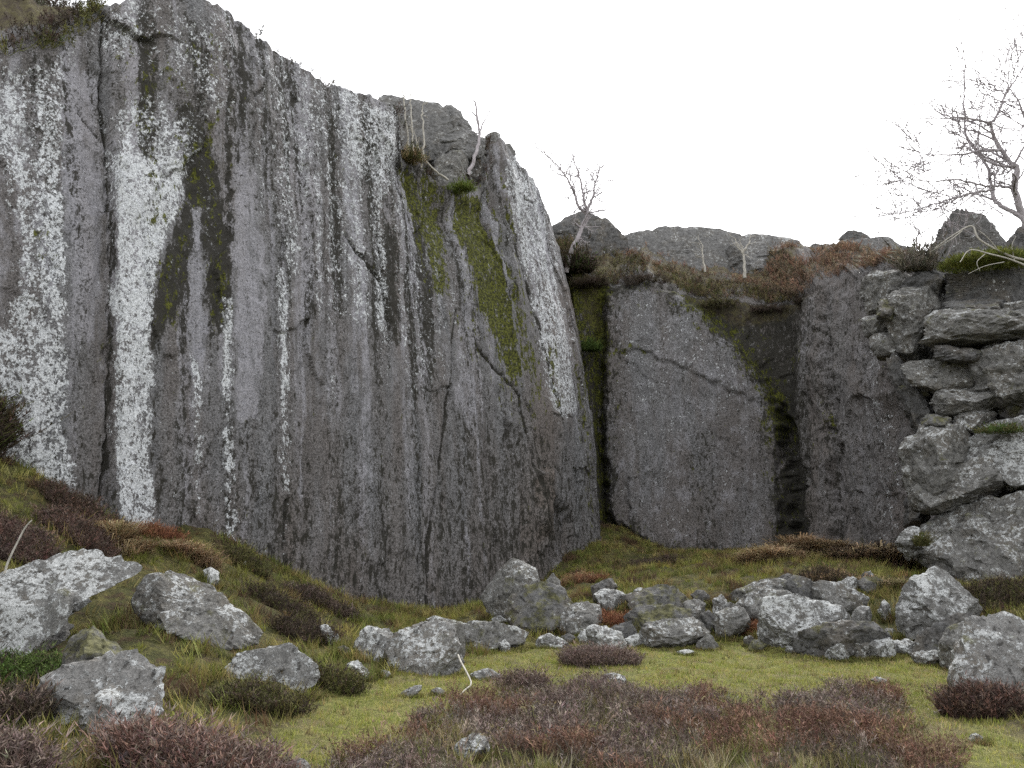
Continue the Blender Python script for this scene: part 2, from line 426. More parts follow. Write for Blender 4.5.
# ------------------------------------------------------------------ quarried cliffs
def cliff(name, st, nu, nv, shape, masks, cap, cap_scale, label, below=1.2, lean=1.0, back=(0, 1), follow=0.8, rimf=0.35):
    """st: stations (top px, py, d, foot px, py, d) from left to right; the face runs from foot to top, then back over the top"""
    top = np.array([P(*s[:3]) for s in st]); bot = np.array([P(*s[3:]) for s in st])
    L = np.r_[0, np.cumsum(np.linalg.norm(np.diff(0.5 * (top + bot), axis=0), axis=1) + 0.25 * np.linalg.norm(np.diff(top, axis=0), axis=1))]
    px_mid = np.array([(s[0] + s[3]) / 2 for s in st])
    wgt = np.array([0.12 if (px_mid[i] < -20 or px_mid[i + 1] < -20 or px_mid[i] > 1040) else 1.0 for i in range(len(st) - 1)])
    W = np.r_[0, np.cumsum(np.diff(L) * wgt)]
    u = np.interp(np.linspace(0, W[-1], nu), W, L)
    T = np.stack([np.interp(u, L, top[:, k]) for k in range(3)], -1)
    B = np.stack([np.interp(u, L, bot[:, k]) for k in range(3)], -1)
    T[:, 2] += 0.16 * fbm(u * 0.9, u * 0, oct=4, seed=300, gain=0.65) + 0.05 * fbm(u * 6, u * 0, oct=3, seed=301)
    B = B - (T - B) / np.linalg.norm(T - B, axis=1)[:, None] * below
    tan = np.gradient(0.5 * (T + B), u, axis=0); tan[:, 2] = 0
    ker = np.ones(41) / 41
    tan = np.stack([np.convolve(np.pad(tan[:, k], 20, mode='edge'), ker, mode='valid') for k in range(3)], -1)
    tan /= np.linalg.norm(tan, axis=1)[:, None]
    nrm = np.stack([tan[:, 1], -tan[:, 0], np.zeros(nu)], -1)           # out of the rock, towards the quarry
    t = np.linspace(0, 1, nv)
    V = B[None] + (T - B)[None] * t[:, None, None]
    V = V + nrm[None] * (0.35 * np.sin(np.pi * t) * lean)[:, None, None]
    px, py = proj(V)
    U = np.broadcast_to(u[None], (nv, nu)); Z = V[..., 2]
    d = shape(U, Z, px, py, V)
    edge = sstep(1.0, 0.93, t)[:, None]
    V = V + nrm[None] * (d * (rimf + (1 - rimf) * edge))[..., None]
    m = masks(U, Z, px, py, V)
    # over the top
    cd = np.array([c[0] for c in cap]); ch = np.array([c[1] for c in cap])
    csc = np.interp(u, L, cap_scale)
    rim = V[-1]
    bk = np.array([back[0], back[1], 0.0]) / math.hypot(*back)
    bk = np.where((-nrm @ bk)[:, None] > follow, -nrm, bk[None])
    bk = np.stack([np.convolve(np.pad(bk[:, k], 30, mode='edge'), np.ones(61) / 61, mode='valid') for k in range(3)], -1)
    capv = rim[None] + bk[None] * cd[:, None, None]
    capv[..., 2] += ch[:, None] * csc[None]
    capv[..., 2] += (np.minimum(cd, 3.0)[:, None] * 0.14) * fbm(capv[..., 0] * 0.9, capv[..., 1] * 0.9, oct=5, seed=77)
    A = np.concatenate([V, capv], 0)
    nr = nv + len(cap)
    at = {}
    for k in ('lichen', 'moss', 'dark', 'pale', 'soil', 'warm'):
        base = np.broadcast_to(m.get(k, np.zeros((nv, nu))), (nv, nu))
        if k == 'soil': c = np.clip(np.broadcast_to((cd / 0.9)[:, None], (len(cap), nu)), 0, 1) * np.clip(0.62 + 0.5 * fbm(capv[..., 0] * .5, capv[..., 1] * .5, oct=3, seed=4), 0, 1)
        else: c = np.broadcast_to(base[-1][None], (len(cap), nu)) * 0.6
        at[k] = np.concatenate([base, c], 0)
    o = link(name, new_mesh(name, A.reshape(-1, 3), grid_faces(nr, nu), [M_CLIFF], attrs=at))
    tag(o, label, 'cliff', kind='structure')
    return o, A, nv

def warp(px, py, a=5, sx=14.0, sy=45.0, seed=0):
    return px + a * fbm(px / sx, py / sy, oct=3, seed=seed), py + a * 1.5 * fbm(px / sx, py / sy, oct=2, seed=seed + 5)

ST_MAIN = [(-520, 150, 5.6, -560, 430, 5.2), (-260, 130, 8.0, -260, 440, 7.8), (0, 62, 11.6, 0, 470, 11.3), (58, 57, 12.3, 60, 500, 11.9), (90, 24, 12.8, 100, 535, 12.4),
           (112, 3, 13.1, 118, 545, 12.6), (160, -6, 13.6, 160, 550, 13.1), (205, -2, 14.2, 203, 552, 13.6), (245, 28, 14.9, 245, 577, 14.2), (285, 58, 15.7, 290, 602, 14.9),
           (330, 86, 16.7, 340, 617, 15.8), (372, 98, 17.7, 385, 622, 16.6), (396, 110, 18.3, 412, 627, 17.1), (401, 150, 18.5, 420, 627, 17.3), (440, 182, 19.7, 470, 627, 18.3),
           (480, 186, 20.9, 520, 612, 19.6), (489, 150, 21.3, 535, 602, 20.0), (500, 140, 21.7, 545, 597, 20.4), (522, 168, 22.5, 565, 582, 21.2), (534, 180, 23.0, 580, 572, 21.8), (546, 209, 23.6, 597, 560, 22.5),
           (549, 216, 25.2, 601, 555, 24.4), (540, 225, 29, 596, 555, 28)]
CRACKS_MAIN = [([(104, 15), (106, 120), (110, 160), (112, 290), (110, 440), (106, 500)], 1.5, 0.12), ([(452, 385), (440, 460), (428, 540), (424, 620)], 1.3, 0.10), ([(455, 310), (450, 390)], 1.0, 0.05),
               ([(478, 345), (520, 395), (535, 470), (545, 540)], 1.3, 0.09), ([(548, 414), (572, 417)], 0.8, 0.03), ([(505, 205), (540, 330), (560, 420)], 1.2, 0.06),
               ([(375, 205), (382, 260), (392, 330)], 1.6, 0.10), ([(345, 235), (365, 260), (385, 285)], 1.5, 0.10), ([(288, 500), (284, 590)], 2.2, 0.09), ([(80, 110), (104, 140)], 1.0, 0.05),
               ([(480, 225), (500, 260), (512, 300)], 1.4, 0.08), ([(500, 245), (515, 285), (518, 310)], 1.2, 0.08)]
def main_shape(U, Z, px, py, V):
    d = 0.20 * fbm(U * 0.22, Z * 0.10, oct=3, seed=1) + 0.035 * fbm(U * 1.3, Z * 0.11, oct=3, seed=2)
    wu = U + 0.25 * fbm(U * 0.8, Z * 0.8, oct=3, seed=17); wz = Z + 0.5 * fbm(U * 0.7, Z * 0.7, oct=3, seed=18)
    d = d + (0.10 + 0.08 * sstep(300, 120, py)) * facets(wu * 0.55, wz * 0.22, 3) + 0.05 * facets(wu * 1.5, wz * 0.7, 5)
    d = d + sstep(300, 420, px) * sstep(330, 160, py) * 0.16 * facets(wu * 0.9, wz * 0.8, 7)
    d = d + 0.035 * fbm(U * 2.2, Z * 0.9, oct=4, seed=8) + 0.012 * fbm(U * 9, Z * 6, oct=3, seed=10)
    upper = sstep(320, 120, py)
    d = d + upper * 0.10 * fbm(U * 0.9, Z * 0.9, oct=4, seed=12)
    d = d - 0.16 * sstep(-6, 2, 109 - px) * sstep(560, 500, py)                               # left of the long joint the face stands back
    wx, wy = warp(px, py, 2.5, 10, 20, 3)
    for p, w, dep in CRACKS_MAIN: d = d - dep * line(wx, wy, p, w)
    d = d - 0.30 * line(wx, wy, [(405, 170), (440, 215), (480, 215)], 16) * 0.6               # broken ledge
    d = d - 0.22 * line(wx, wy, [(497, 165), (490, 215), (505, 250)], 8)
    lx = px - (0.0)
    b = poly(wx, wy, [(535, 470), (548, 470), (552, 540), (545, 545), (535, 520)], 3)
    d = d + 0.22 * b - 0.25 * poly(wx, wy, [(552, 500), (575, 520), (575, 560), (550, 560)], 5)
    d = d - 0.18 * poly(wx, wy, [(508, 420), (516, 430), (518, 452), (508, 448)], 3)
    d = d + 0.12 * ridged(U * 0.7, Z * 0.55, oct=3, seed=14) * sstep(230, 110, py) * sstep(280, 420, px)
    return d
def main_masks(U, Z, px, py, V):
    wx, wy = warp(px, py, 9, 16, 40, 40)
    sx, sy = warp(px, py, 5, 8, 40, 50)
    U = U + 0.10 * fbm(U * 0.8, Z * 0.6, oct=3, seed=19)
    vs_ = 1.3 * fbm(U * 2.2, Z * 0.10, oct=5, seed=60, gain=0.6)              # streaks down the face
    li = 0.18 + 0.16 * vs_ + 0.10 * sstep(420, 200, py)
    def add(f, v): 
        nonlocal li
        li = li * (1 - f) + v * f
    add(poly(wx, wy, [(-400, 62), (58, 60), (72, 90), (70, 250), (62, 420), (85, 480), (60, 500), (-400, 500)], 9), 0.60 + 0.15 * vs_)
    add(poly(wx, wy, [(10, 330), (66, 320), (62, 440), (80, 480), (50, 490), (5, 440)], 9), 0.70)
    add(poly(wx, wy, [(-400, 150), (8, 165), (25, 250), (12, 320), (-400, 330)], 8), 0.12)
    add(poly(sx, sy, [(70, 70), (100, 60), (108, 200), (109, 540), (92, 540), (80, 440), (66, 300)], 5), 0.16 + 0.1 * vs_)
    add(poly(wx, wy, [(92, 20), (130, 0), (150, 10), (140, 60), (110, 60)], 9), 0.58)
    add(poly(wx, wy, [(168, 10), (215, 8), (232, 50), (232, 110), (205, 120), (170, 70)], 12), 0.50)
    add(poly(wx, wy, [(112, 110), (150, 95), (200, 120), (192, 190), (112, 165)], 9), 0.60)
    add(poly(sx, sy, [(112, 150), (190, 160), (184, 205), (160, 255), (152, 300), (152, 400), (154, 540), (117, 540), (114, 300)], 4), 0.76)
    add(line(sx, sy, [(229, 300), (228, 400), (231, 545)], 6.0) * np.clip(0.9 + 0.5 * fbm(U * 3, Z * 0.8, oct=3, seed=61), 0, 1), 0.86)
    add(line(sx, sy, [(197, 300), (197, 390), (200, 520)], 4.0) * 0.95, 0.74)
    add(line(sx, sy, [(282, 270), (286, 400), (287, 490)], 5) * 0.95, 0.76)
    add(line(sx, sy, [(330, 250), (335, 430)], 6) * 0.6, 0.42)
    add(poly(wx, wy, [(252, 40), (330, 90), (396, 112), (400, 160), (430, 260), (445, 390), (380, 330), (300, 300), (262, 200)], 16), 0.47 + 0.22 * vs_)
    add(poly(wx, wy, [(338, 92), (394, 108), (398, 160), (385, 200), (345, 160)], 9), 0.68)
    add(poly(wx, wy, [(268, 60), (330, 95), (320, 170), (285, 150)], 12), 0.50)
    add(poly(wx, wy, [(396, 230), (445, 250), (452, 360), (440, 420), (410, 380)], 12), 0.46 + 0.15 * vs_)
    add(poly(sx, sy, [(498, 145), (535, 180), (548, 225), (570, 320), (586, 420), (560, 410), (535, 300), (510, 215)], 6), 0.62 + 0.15 * vs_)
    add(poly(sx, sy, [(535, 300), (556, 300), (574, 380), (578, 415), (548, 412)], 5), 0.66)
    add(line(sx, sy, [(572, 530), (582, 555)], 9), 0.68)
    add(poly(wx, wy, [(440, 430), (560, 430), (600, 560), (540, 620), (430, 620)], 14), 0.11 + 0.1 * vs_)
    low = poly(wx, wy, [(150, 380), (440, 420), (430, 640), (160, 640)], 30)
    add(low * 0.25, 0.20)
    mo = 0.06 + 0.10 * fbm(U * 1.5, Z * 0.3, oct=3, seed=80)
    for p, f, v in [([(452, 186), (486, 200), (506, 280), (524, 370), (518, 392), (498, 350), (474, 290), (458, 235)], 5, 1.05),
                    ([(404, 165), (440, 182), (446, 230), (448, 300), (436, 300), (424, 240), (408, 210)], 7, 0.85),
                    ([(500, 235), (512, 260), (528, 330), (545, 400), (536, 400), (515, 330)], 5, 0.75), ([(180, 130), (215, 150), (232, 240), (226, 310), (214, 300), (206, 230), (186, 290), (152, 330), (156, 290), (186, 210)], 5, 0.50),
                    ([(132, 60), (152, 60), (155, 120), (135, 150)], 7, 0.45), ([(30, 225), (55, 225), (58, 260), (38, 265)], 6, 0.50), ([(568, 280), (580, 290), (600, 520), (592, 540), (580, 440)], 5, 0.45), ([(160, 40), (200, 60), (200, 120), (165, 90)], 12, 0.32)]:
        mo = np.maximum(mo, poly(sx, sy, p, f) * (v + 0.25 * fbm(U * 4, Z * 0.5, oct=2, seed=84)))
    reg = poly(wx, wy, [(392, 150), (440, 180), (492, 150), (520, 220), (566, 400), (548, 470), (505, 400), (440, 330), (412, 240)], 12)
    mo = np.maximum(mo, reg * (0.28 + 0.75 * fbm(U * 2.6, Z * 0.10, oct=4, seed=85, gain=0.65)))
    mo = np.maximum(mo, 0.30 * poly(wx, wy, [(110, 20), (240, 20), (250, 330), (150, 340), (120, 160)], 20) * (1 + 1.2 * fbm(U * 3, Z * 0.4, oct=3, seed=86)))
    dk = 0.22 + (0.25 + 0.25 * sstep(480, 300, py)) * fbm(U * 2.0, Z * 0.06, oct=5, seed=90, gain=0.62) + 0.24 * sstep(360, 540, py)
    up_reg = poly(wx, wy, [(112, 10), (240, 20), (330, 90), (400, 120), (450, 200), (455, 330), (420, 400), (330, 330), (230, 340), (150, 340), (112, 130)], 25)
    dk = dk + up_reg * (0.20 + 0.45 * fbm(U * 1.7, Z * 0.10, oct=5, seed=97, gain=0.68))
    for p, f, v in [([(180, 90), (205, 120), (218, 160), (234, 240), (230, 335), (214, 325), (206, 240), (190, 300), (150, 350), (155, 290), (186, 200)], 8, 0.98),
                    ([(380, 190), (398, 240), (404, 340), (390, 340), (384, 270)], 5, 0.85), ([(408, 240), (428, 260), (434, 340), (420, 330)], 6, 0.7),
                    ([(40, 70), (56, 75), (62, 130), (45, 120)], 7, 0.40), ([(112, 6), (150, 30), (165, 60), (140, 60)], 8, 0.35), ([(450, 400), (560, 420), (600, 560), (520, 640), (430, 620)], 40, 0.52),
                    ([(278, 500), (292, 500), (294, 620), (276, 620)], 4, 0.50), ([(-200, 480), (400, 560), (600, 560), (500, 660), (-200, 640)], 20, 0.22), ([(578, 300), (590, 400), (602, 560), (585, 560), (576, 400)], 5, 0.45),
                    ([(508, 425), (516, 430), (518, 452), (508, 450)], 2, 0.7), ([(230, 40), (262, 60), (300, 110), (250, 110)], 12, 0.30)]:
        dk = np.maximum(dk, poly(sx, sy, p, f) * (v + 0.2 * fbm(U * 4, Z * 0.4, oct=2, seed=94)))
    for cp, cw_, cd_ in CRACKS_MAIN: dk = np.maximum(dk, 0.95 * line(px + (sx - px) * 0.4, py, cp, cw_ * 1.1))  # shade inside the cracks painted in along their grooves
    dk = dk * (1 - 0.85 * poly(sx, sy, [(112, 150), (190, 160), (150, 300), (154, 540), (117, 540), (114, 300)], 4))
    clean = np.maximum(poly(sx, sy, [(242, 130), (250, 165), (264, 250), (264, 330), (256, 420), (236, 420), (234, 300), (236, 170)], 4),
                       poly(sx, sy, [(196, 200), (204, 210), (210, 330), (200, 380), (194, 300)], 3))
    pa = 0.12 + 0.65 * fbm(U * 1.5, Z * 0.06, oct=5, seed=100, gain=0.7) + 0.34 * sstep(460, 220, py)
    pa = np.maximum(pa, clean * (0.85 + 0.4 * fbm(U * 5, Z * 0.6, oct=4, seed=101)))
    pa = np.maximum(pa, 0.75 * poly(wx, wy, [(66, 70), (100, 60), (108, 200), (100, 350), (72, 320)], 8))
    pa = np.maximum(pa, (0.45 + 0.5 * vs_) * poly(wx, wy, [(300, 190), (345, 200), (352, 420), (310, 430)], 22))
    pa = np.maximum(pa, 0.6 * poly(wx, wy, [(462, 270), (482, 330), (480, 440), (455, 400)], 8))
    li = li * (1 - 0.8 * clean); dk = dk * (1 - 0.85 * clean); mo = mo * (1 - clean)
    wa = 0.12 + 0.3 * fbm(U * 1.1, Z * 0.15, oct=3, seed=110) + 0.5 * line(sx, sy, [(560, 300), (540, 460), (530, 560)], 22) + 0.4 * sstep(480, 600, py)
    wa = np.maximum(wa, poly(wx, wy, [(535, 470), (548, 470), (552, 540), (540, 545)], 2) * 1.3)
    so = 0.9 * poly(wx, wy, [(-400, 300), (0, 305), (18, 340), (28, 390), (10, 440), (-400, 440)], 5) * 0
    return dict(lichen=np.clip(li, 0, 1), moss=np.clip(mo, 0, 1), dark=np.clip(dk, 0, 1), pale=np.clip(pa, 0, 1), warm=np.clip(wa, 0, 1), soil=so)

capA = [(0.05, 0.05), (0.15, 0.1), (0.3, 0.16), (0.5, 0.22), (0.8, 0.3), (1.2, 0.42), (1.7, 0.5), (2.3, 0.62), (3, 0.8), (4, 1.0), (5.5, 1.3), (8, 1.9), (12, 2.8), (18, 3.8), (30, 5.0), (60, 6)]
cs = [3.6 if s[0] < 80 else (2.4 if s[0] < 100 else 0.5) for s in ST_MAIN]
main_cliff, MAIN_V, MAIN_NV = cliff('cliff_face', ST_MAIN, 660, 450, main_shape, main_masks, capA, cs,
    'tall sheer grey quarry face streaked with white lichen and green moss', back=(-0.75, 0.65))

ST_BACK = [(544, 250, 27.5, 584, 530, 26), (562, 258, 26.2, 592, 535, 24.6), (582, 268, 25.9, 600, 540, 24.6), (606, 285, 25.7, 604, 545, 24.7), (640, 276, 25.6, 640, 570, 24.3), (690, 294, 25.3, 690, 572, 24.0),
           (740, 300, 25.4, 740, 572, 23.8), (788, 304, 25.1, 786, 570, 23.6), (800, 302, 24.5, 800, 568, 23.3), (822, 286, 23.2, 828, 566, 22.2), (868, 272, 21.6, 870, 566, 20.8), (906, 264, 20.3, 905, 570, 19.3),
           (935, 264, 19.4, 935, 585, 18.2), (1060, 255, 18.4, 1060, 600, 17.2), (1250, 250, 16, 1250, 600, 15), (1500, 250, 12, 1500, 600, 11)]
SLAB = [(606, 296), (622, 286), (648, 280), (690, 300), (735, 340), (765, 380), (778, 420), (782, 556), (720, 566), (660, 556), (606, 515), (602, 420)]
def back_shape(U, Z, px, py, V):
    wx, wy = warp(px, py, 4, 14, 14, 5)
    wu = U + 0.25 * fbm(U * 0.8, Z * 0.8, oct=3, seed=27); wz = Z + 0.4 * fbm(U * 0.7, Z * 0.7, oct=3, seed=28)
    d = 0.10 * facets(wu * 0.5, wz * 0.4, 9) + 0.06 * facets(wu * 1.3, wz * 1.1, 10) + sstep(790, 830, px) * 0.22 * facets(wu * 0.7, wz * 0.35, 11) + 0.14 * fbm(U * 0.3, Z * 0.3, oct=3, seed=31) + 0.05 * fbm(U * 1.4, Z * 0.9, oct=4, seed=32) + 0.016 * fbm(U * 6, Z * 5, oct=3, seed=33)
    slab = poly(wx, wy, SLAB, 5)
    d = d * (1 - 0.5 * slab) - 0.45 * (1 - slab) * sstep(800, 780, px)
    d = d - 0.25 * line(wx, wy, [(600, 300), (598, 420), (600, 520)], 6)
    d = d - 0.07 * line(wx, wy, [(604, 349), (640, 352), (690, 370), (720, 388), (768, 406)], 2.0) + 0.06 * poly(wx, wy, [(604, 349), (640, 352), (690, 370), (720, 388), (768, 406), (735, 340), (690, 290), (606, 290)], 3)
    d = d - 0.12 * line(wx, wy, [(628, 480), (626, 520)], 2) - 0.07 * line(wx, wy, [(720, 440), (745, 465)], 2)
    d = d - 0.7 * poly(wx, wy, [(776, 400), (795, 430), (806, 480), (812, 560), (790, 560), (786, 470)], 4)
    d = d + 0.25 * poly(wx, wy, [(806, 300), (826, 290), (832, 420), (840, 560), (818, 560), (812, 480), (800, 430)], 4)
    d = d - 0.15 * line(wx, wy, [(826, 290), (836, 400), (842, 500), (845, 550)], 3) - 0.12 * line(wx, wy, [(865, 320), (880, 430), (900, 520)], 2)
    d = d + 0.1 * ridged(U * 0.6, Z * 0.7, oct=3, seed=37) * sstep(770, 800, px)
    return d
def back_masks(U, Z, px, py, V):
    wx, wy = warp(px, py, 7, 14, 20, 7)
    slab = poly(wx, wy, SLAB, 5)
    li = 0.16 + 0.1 * fbm(U, Z, oct=3, seed=41) + slab * 0.12 + slab * 0.08 * sstep(460, 330, py)
    li = np.maximum(li, 0.42 * line(wx, wy, [(885, 330), (880, 400), (895, 470), (890, 530)], 16)); li = np.maximum(li, 0.34 * line(wx, wy, [(880, 350), (895, 440)], 10))
    pa = slab * (0.30 + 0.35 * fbm(U * 1.1, Z * 1.1, oct=4, seed=42)) + (1 - slab) * 0.10 + 0.35 * line(wx, wy, [(800, 310), (812, 350)], 14)
    pa = np.maximum(pa, (0.28 + 0.3 * fbm(U * 1.5, Z * 0.4, oct=3, seed=46)) * sstep(815, 835, px))
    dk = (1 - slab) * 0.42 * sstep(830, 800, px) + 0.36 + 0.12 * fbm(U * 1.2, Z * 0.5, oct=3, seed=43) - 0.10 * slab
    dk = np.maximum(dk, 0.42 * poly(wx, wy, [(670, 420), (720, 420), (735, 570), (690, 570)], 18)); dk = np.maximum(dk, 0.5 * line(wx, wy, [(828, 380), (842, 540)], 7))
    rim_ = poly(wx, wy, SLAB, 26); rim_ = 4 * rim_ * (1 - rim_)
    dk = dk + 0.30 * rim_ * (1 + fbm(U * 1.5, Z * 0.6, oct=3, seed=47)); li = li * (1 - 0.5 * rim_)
    mo = 0.12 + 0.22 * rim_ + 0.15 * fbm(U, Z * 0.6, oct=3, seed=44) + (0.45 + 0.3 * sstep(380, 300, py)) * (1 - slab) * sstep(620, 600, px) + 0.35 * line(wx, wy, [(690, 295), (740, 335), (772, 400), (785, 430)], 16)
    mo = np.maximum(mo, 0.65 * line(wx, wy, [(585, 345), (640, 350)], 5)); mo = np.maximum(mo, 0.6 * line(wx, wy, [(790, 358), (806, 356)], 7)); mo = np.maximum(mo, 0.5 * line(wx, wy, [(826, 400), (832, 430)], 6))
    so = sstep(22, 0, py - np.interp(px, [560, 605, 640, 690, 740, 780, 800, 830, 900], [262, 276, 268, 290, 318, 312, 304, 288, 268])) * 0.5 * sstep(835, 800, px)
    so = np.maximum(so, 0.45 * poly(wx, wy, [(560, 250), (604, 270), (602, 330), (578, 330)], 8))
    wa = 0.15 + 0.2 * fbm(U * 0.8, Z * 0.3, oct=3, seed=45) + 0.3 * sstep(480, 560, py) + 0.25 * (1 - slab)
    return dict(lichen=np.clip(li, 0, 1), moss=np.clip(mo, 0, 1), dark=np.clip(dk, 0, 1), pale=np.clip(pa, 0, 1), warm=np.clip(wa, 0, 1), soil=np.clip(so, 0, 1))
capB = [(0.1, 0.10), (0.25, 0.22), (0.5, 0.4), (0.8, 0.6), (1.2, 0.85), (1.7, 1.15), (2.3, 1.5), (3, 1.9), (3.8, 2.3), (4.8, 2.75), (6, 3.2), (7.5, 3.6), (9, 3.9), (12, 4.3), (18, 5.0), (30, 6.0), (60, 7)]
csb = [1.15 if s[0] < 850 else (0.85 if s[0] < 920 else 0.45) for s in ST_BACK]
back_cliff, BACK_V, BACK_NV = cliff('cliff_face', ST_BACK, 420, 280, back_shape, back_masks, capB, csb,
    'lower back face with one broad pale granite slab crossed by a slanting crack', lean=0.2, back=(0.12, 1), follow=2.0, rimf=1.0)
cap_all = {'main': MAIN_V[MAIN_NV - 1:].reshape(-1, 3), 'back': BACK_V[BACK_NV - 1:].reshape(-1, 3)}

# ------------------------------------------------------------------ boulders and blocks
def ico(sub):
    bm = bmesh.new(); bmesh.ops.create_icosphere(bm, subdivisions=sub, radius=1.0)
    v = np.array([x.co[:] for x in bm.verts]); f = np.array([[q.index for q in x.verts] for x in bm.faces]); bm.free()
    return v / np.linalg.norm(v, axis=1)[:, None], f
ICO = {k: ico(k) for k in (3, 4, 5, 6)}
rock_n = [0]
FEET = []
NAMED = []
def rock_shape(outline, d, thick, seed, tilt=None, front=None, sharp=200, rough=1.0, cuts=5, sub=4, pull=0.3, grow_by=1.06, arris=1.0):
    """a stone whose outline, from the photograph, stands at its own distance; faces slope in towards us and away"""
    rng = np.random.default_rng(seed)
    dm = d + pull * thick
    hull, tl = [], {}
    idx = sorted(range(len(outline)), key=lambda i: outline[i])
    def half(seq):
        h = []
        for i in seq:
            while len(h) > 1 and (outline[h[-1]][0] - outline[h[-2]][0]) * (outline[i][1] - outline[h[-2]][1]) - (outline[h[-1]][1] - outline[h[-2]][1]) * (outline[i][0] - outline[h[-2]][0]) <= 0: h.pop()
            h.append(i)
        return h
    hu = half(idx)[:-1] + half(idx[::-1])[:-1]
    tilt = {k: (tilt or {})[i] for k, i in enumerate(hu) if i in (tilt or {})}
    cen = np.mean(outline, 0)
    outline = [tuple(cen + (np.array(outline[i]) - cen) * grow_by) for i in hu]
    Q = np.array([P(x, y, dm) for x, y in outline]); C = Q.mean(0)
    n = len(Q); planes = []
    vdir = C - np.array([0, 0, CAM_Z]); vdir[2] = 0; vdir /= np.linalg.norm(vdir)
    for i in range(n):
        a, b = Q[i], Q[(i + 1) % n]
        e = b - a
        if np.linalg.norm(e) < 1e-6: continue
        vw = 0.5 * (a + b) - np.array([0, 0, CAM_Z]); vw /= np.linalg.norm(vw)
        ne = np.cross(e, vw); ne /= np.linalg.norm(ne)
        if ne @ (0.5 * (a + b) - C) < 0: ne = -ne
        if tilt and i in tilt: ang = math.radians(tilt[i])
        elif ne[2] > 0.45: ang = math.radians(rng.uniform(18, 52))
        elif ne[2] < -0.4: ang = math.radians(rng.uniform(4, 16))
        else: ang = math.radians(rng.uniform(14, 46))
        planes.append((ne * math.cos(ang) - vw * math.sin(ang), a))
        bk = math.radians(rng.uniform(10, 35)); planes.append((ne * math.cos(bk) + vw * math.sin(bk), a))
    fr = np.array([rng.uniform(-.2, .2), 0, rng.uniform(-0.25, 0.2)]) if front is None else np.array([front[0], 0, front[1]])
    rx = np.array([vdir[1], -vdir[0], 0])
    for sg in (-1, 1):                                       # two broad faces meeting on a rough arris
        fn = -vdir + fr + rx * sg * rng.uniform(0.12, 0.75) * arris; fn /= np.linalg.norm(fn)
        planes.append((fn, C - vdir * thick * 0.5 + rx * rng.uniform(-.12, .12) * thick))
    planes.append((vdir, C + vdir * thick * 0.5))
    N = np.array([p[0] for p in planes]); Hh = np.array([max(p[0] @ (p[1] - C), 0.02) for p in planes])
    v, f = ICO[sub]
    ext = np.array([np.ptp(Q[:, 0]), thick, np.ptp(Q[:, 2])]) / 2
    u = v * ext
    size = ext.mean() * 2
    def surf(N, Hh, p):
        m = np.maximum(u @ N.T, 0) / Hh
        mm = m.max(1, keepdims=True) + 1e-9
        return u / (mm * ((m / mm) ** p).sum(1, keepdims=True) ** (1 / p))
    w = surf(N, Hh, sharp)
    for k in range(cuts):                                   # chipped corners
        q = rng.normal(size=3) * 0.9 - vdir * 0.9 + np.array([0, 0, 0.2]); q /= np.linalg.norm(q)
        s = (w @ q).max()
        N = np.vstack([N, q]); Hh = np.r_[Hh, s * rng.uniform(0.78, 0.95)]
    w = surf(N, Hh, sharp)
    r = np.linalg.norm(w, axis=1)[:, None]; dr = w / r
    o = rng.uniform(0, 90, 3)
    g = w / size
    n1 = fbm(g[:, 0] * 2.2 + o[0], g[:, 1] * 2.2 + o[1], g[:, 2] * 2.2 + o[2], oct=4, seed=seed)
    n2 = ridged(g[:, 0] * 3.1 + o[1], g[:, 1] * 3.1 + o[2], g[:, 2] * 4.0 + o[0], oct=3, seed=seed + 3)
    ws = w + 0.05 * n1[:, None]
    n3 = fbm(ws[:, 0] * 7 + o[2], ws[:, 1] * 7 + o[0], ws[:, 2] * 7 + o[1], oct=4, seed=seed + 5)
    cr = np.clip(ridged(g[:, 0] * 1.6 + o[0], g[:, 1] * 1.6 + o[2], g[:, 2] * 2.4 + o[1], oct=2, seed=seed + 9) - 1.25, 0, 1)
    bed = rng.normal(size=3) * 0.35 + np.array([0, 0, 1]); bed /= np.linalg.norm(bed)
    lay = w @ bed / (size * rng.uniform(0.16, 0.26)) + 1.1 * n1
    saw = (lay - np.floor(lay) - 0.5) * np.clip(0.4 + 1.2 * n2 * 0.5, 0, 1)                # broken ledges along the bedding
    disp = rough * (size * (0.012 * n1 + 0.022 * n2 + 0.028 * saw) + 0.024 * n3 - size * 0.18 * cr)
    w = w + dr * disp[:, None]
    return C, w, f, ext
def rock(name, label, outline, thick, mat, d=None, base=None, sub=4, group=None, cat='boulder', parent=None, **kw):
    rock_n[0] += 1
    if d is None:
        bx = max(outline, key=lambda p: p[1]) if base is None else base
        d = hit(*bx)
    wpx = max(np.ptp([q[0] for q in outline]), np.ptp([q[1] for q in outline]))
    sub = 6 if wpx > 190 else 5 if wpx > 62 else 4 if wpx > 16 else 3
    C, w, f, ext = rock_shape(outline, d, thick, 100 + rock_n[0] * 7, sub=sub, **kw)
    if name == 'boulder':                                   # every boulder reaches the ground it stands on
        gz = ground_base(C[0:1] + np.array([0.0]), C[1:2])[0] - 0.12
        zb = C[2] + w[:, 2].min()
        if zb > gz: w[:, 2] = np.where(w[:, 2] < 0, w[:, 2] * (C[2] - gz) / (C[2] - zb), w[:, 2])
        if label: NAMED.append((np.mean([q[0] for q in outline]), np.mean([q[1] for q in outline]), label))
    zmin = w[:, 2].min()
    w = w - np.array([0, 0, zmin]); loc = C + np.array([0, 0, zmin])
    me = new_mesh(name, w, f, [mat], smooth=False)
    if parent is not None: return link(name, me, Vector(loc) - parent.location, parent)
    o = link(name, me, loc)
    if name == 'boulder': FEET.append((C[0], C[1], ext[0], ext[1]))
    return tag(o, label, cat, group)

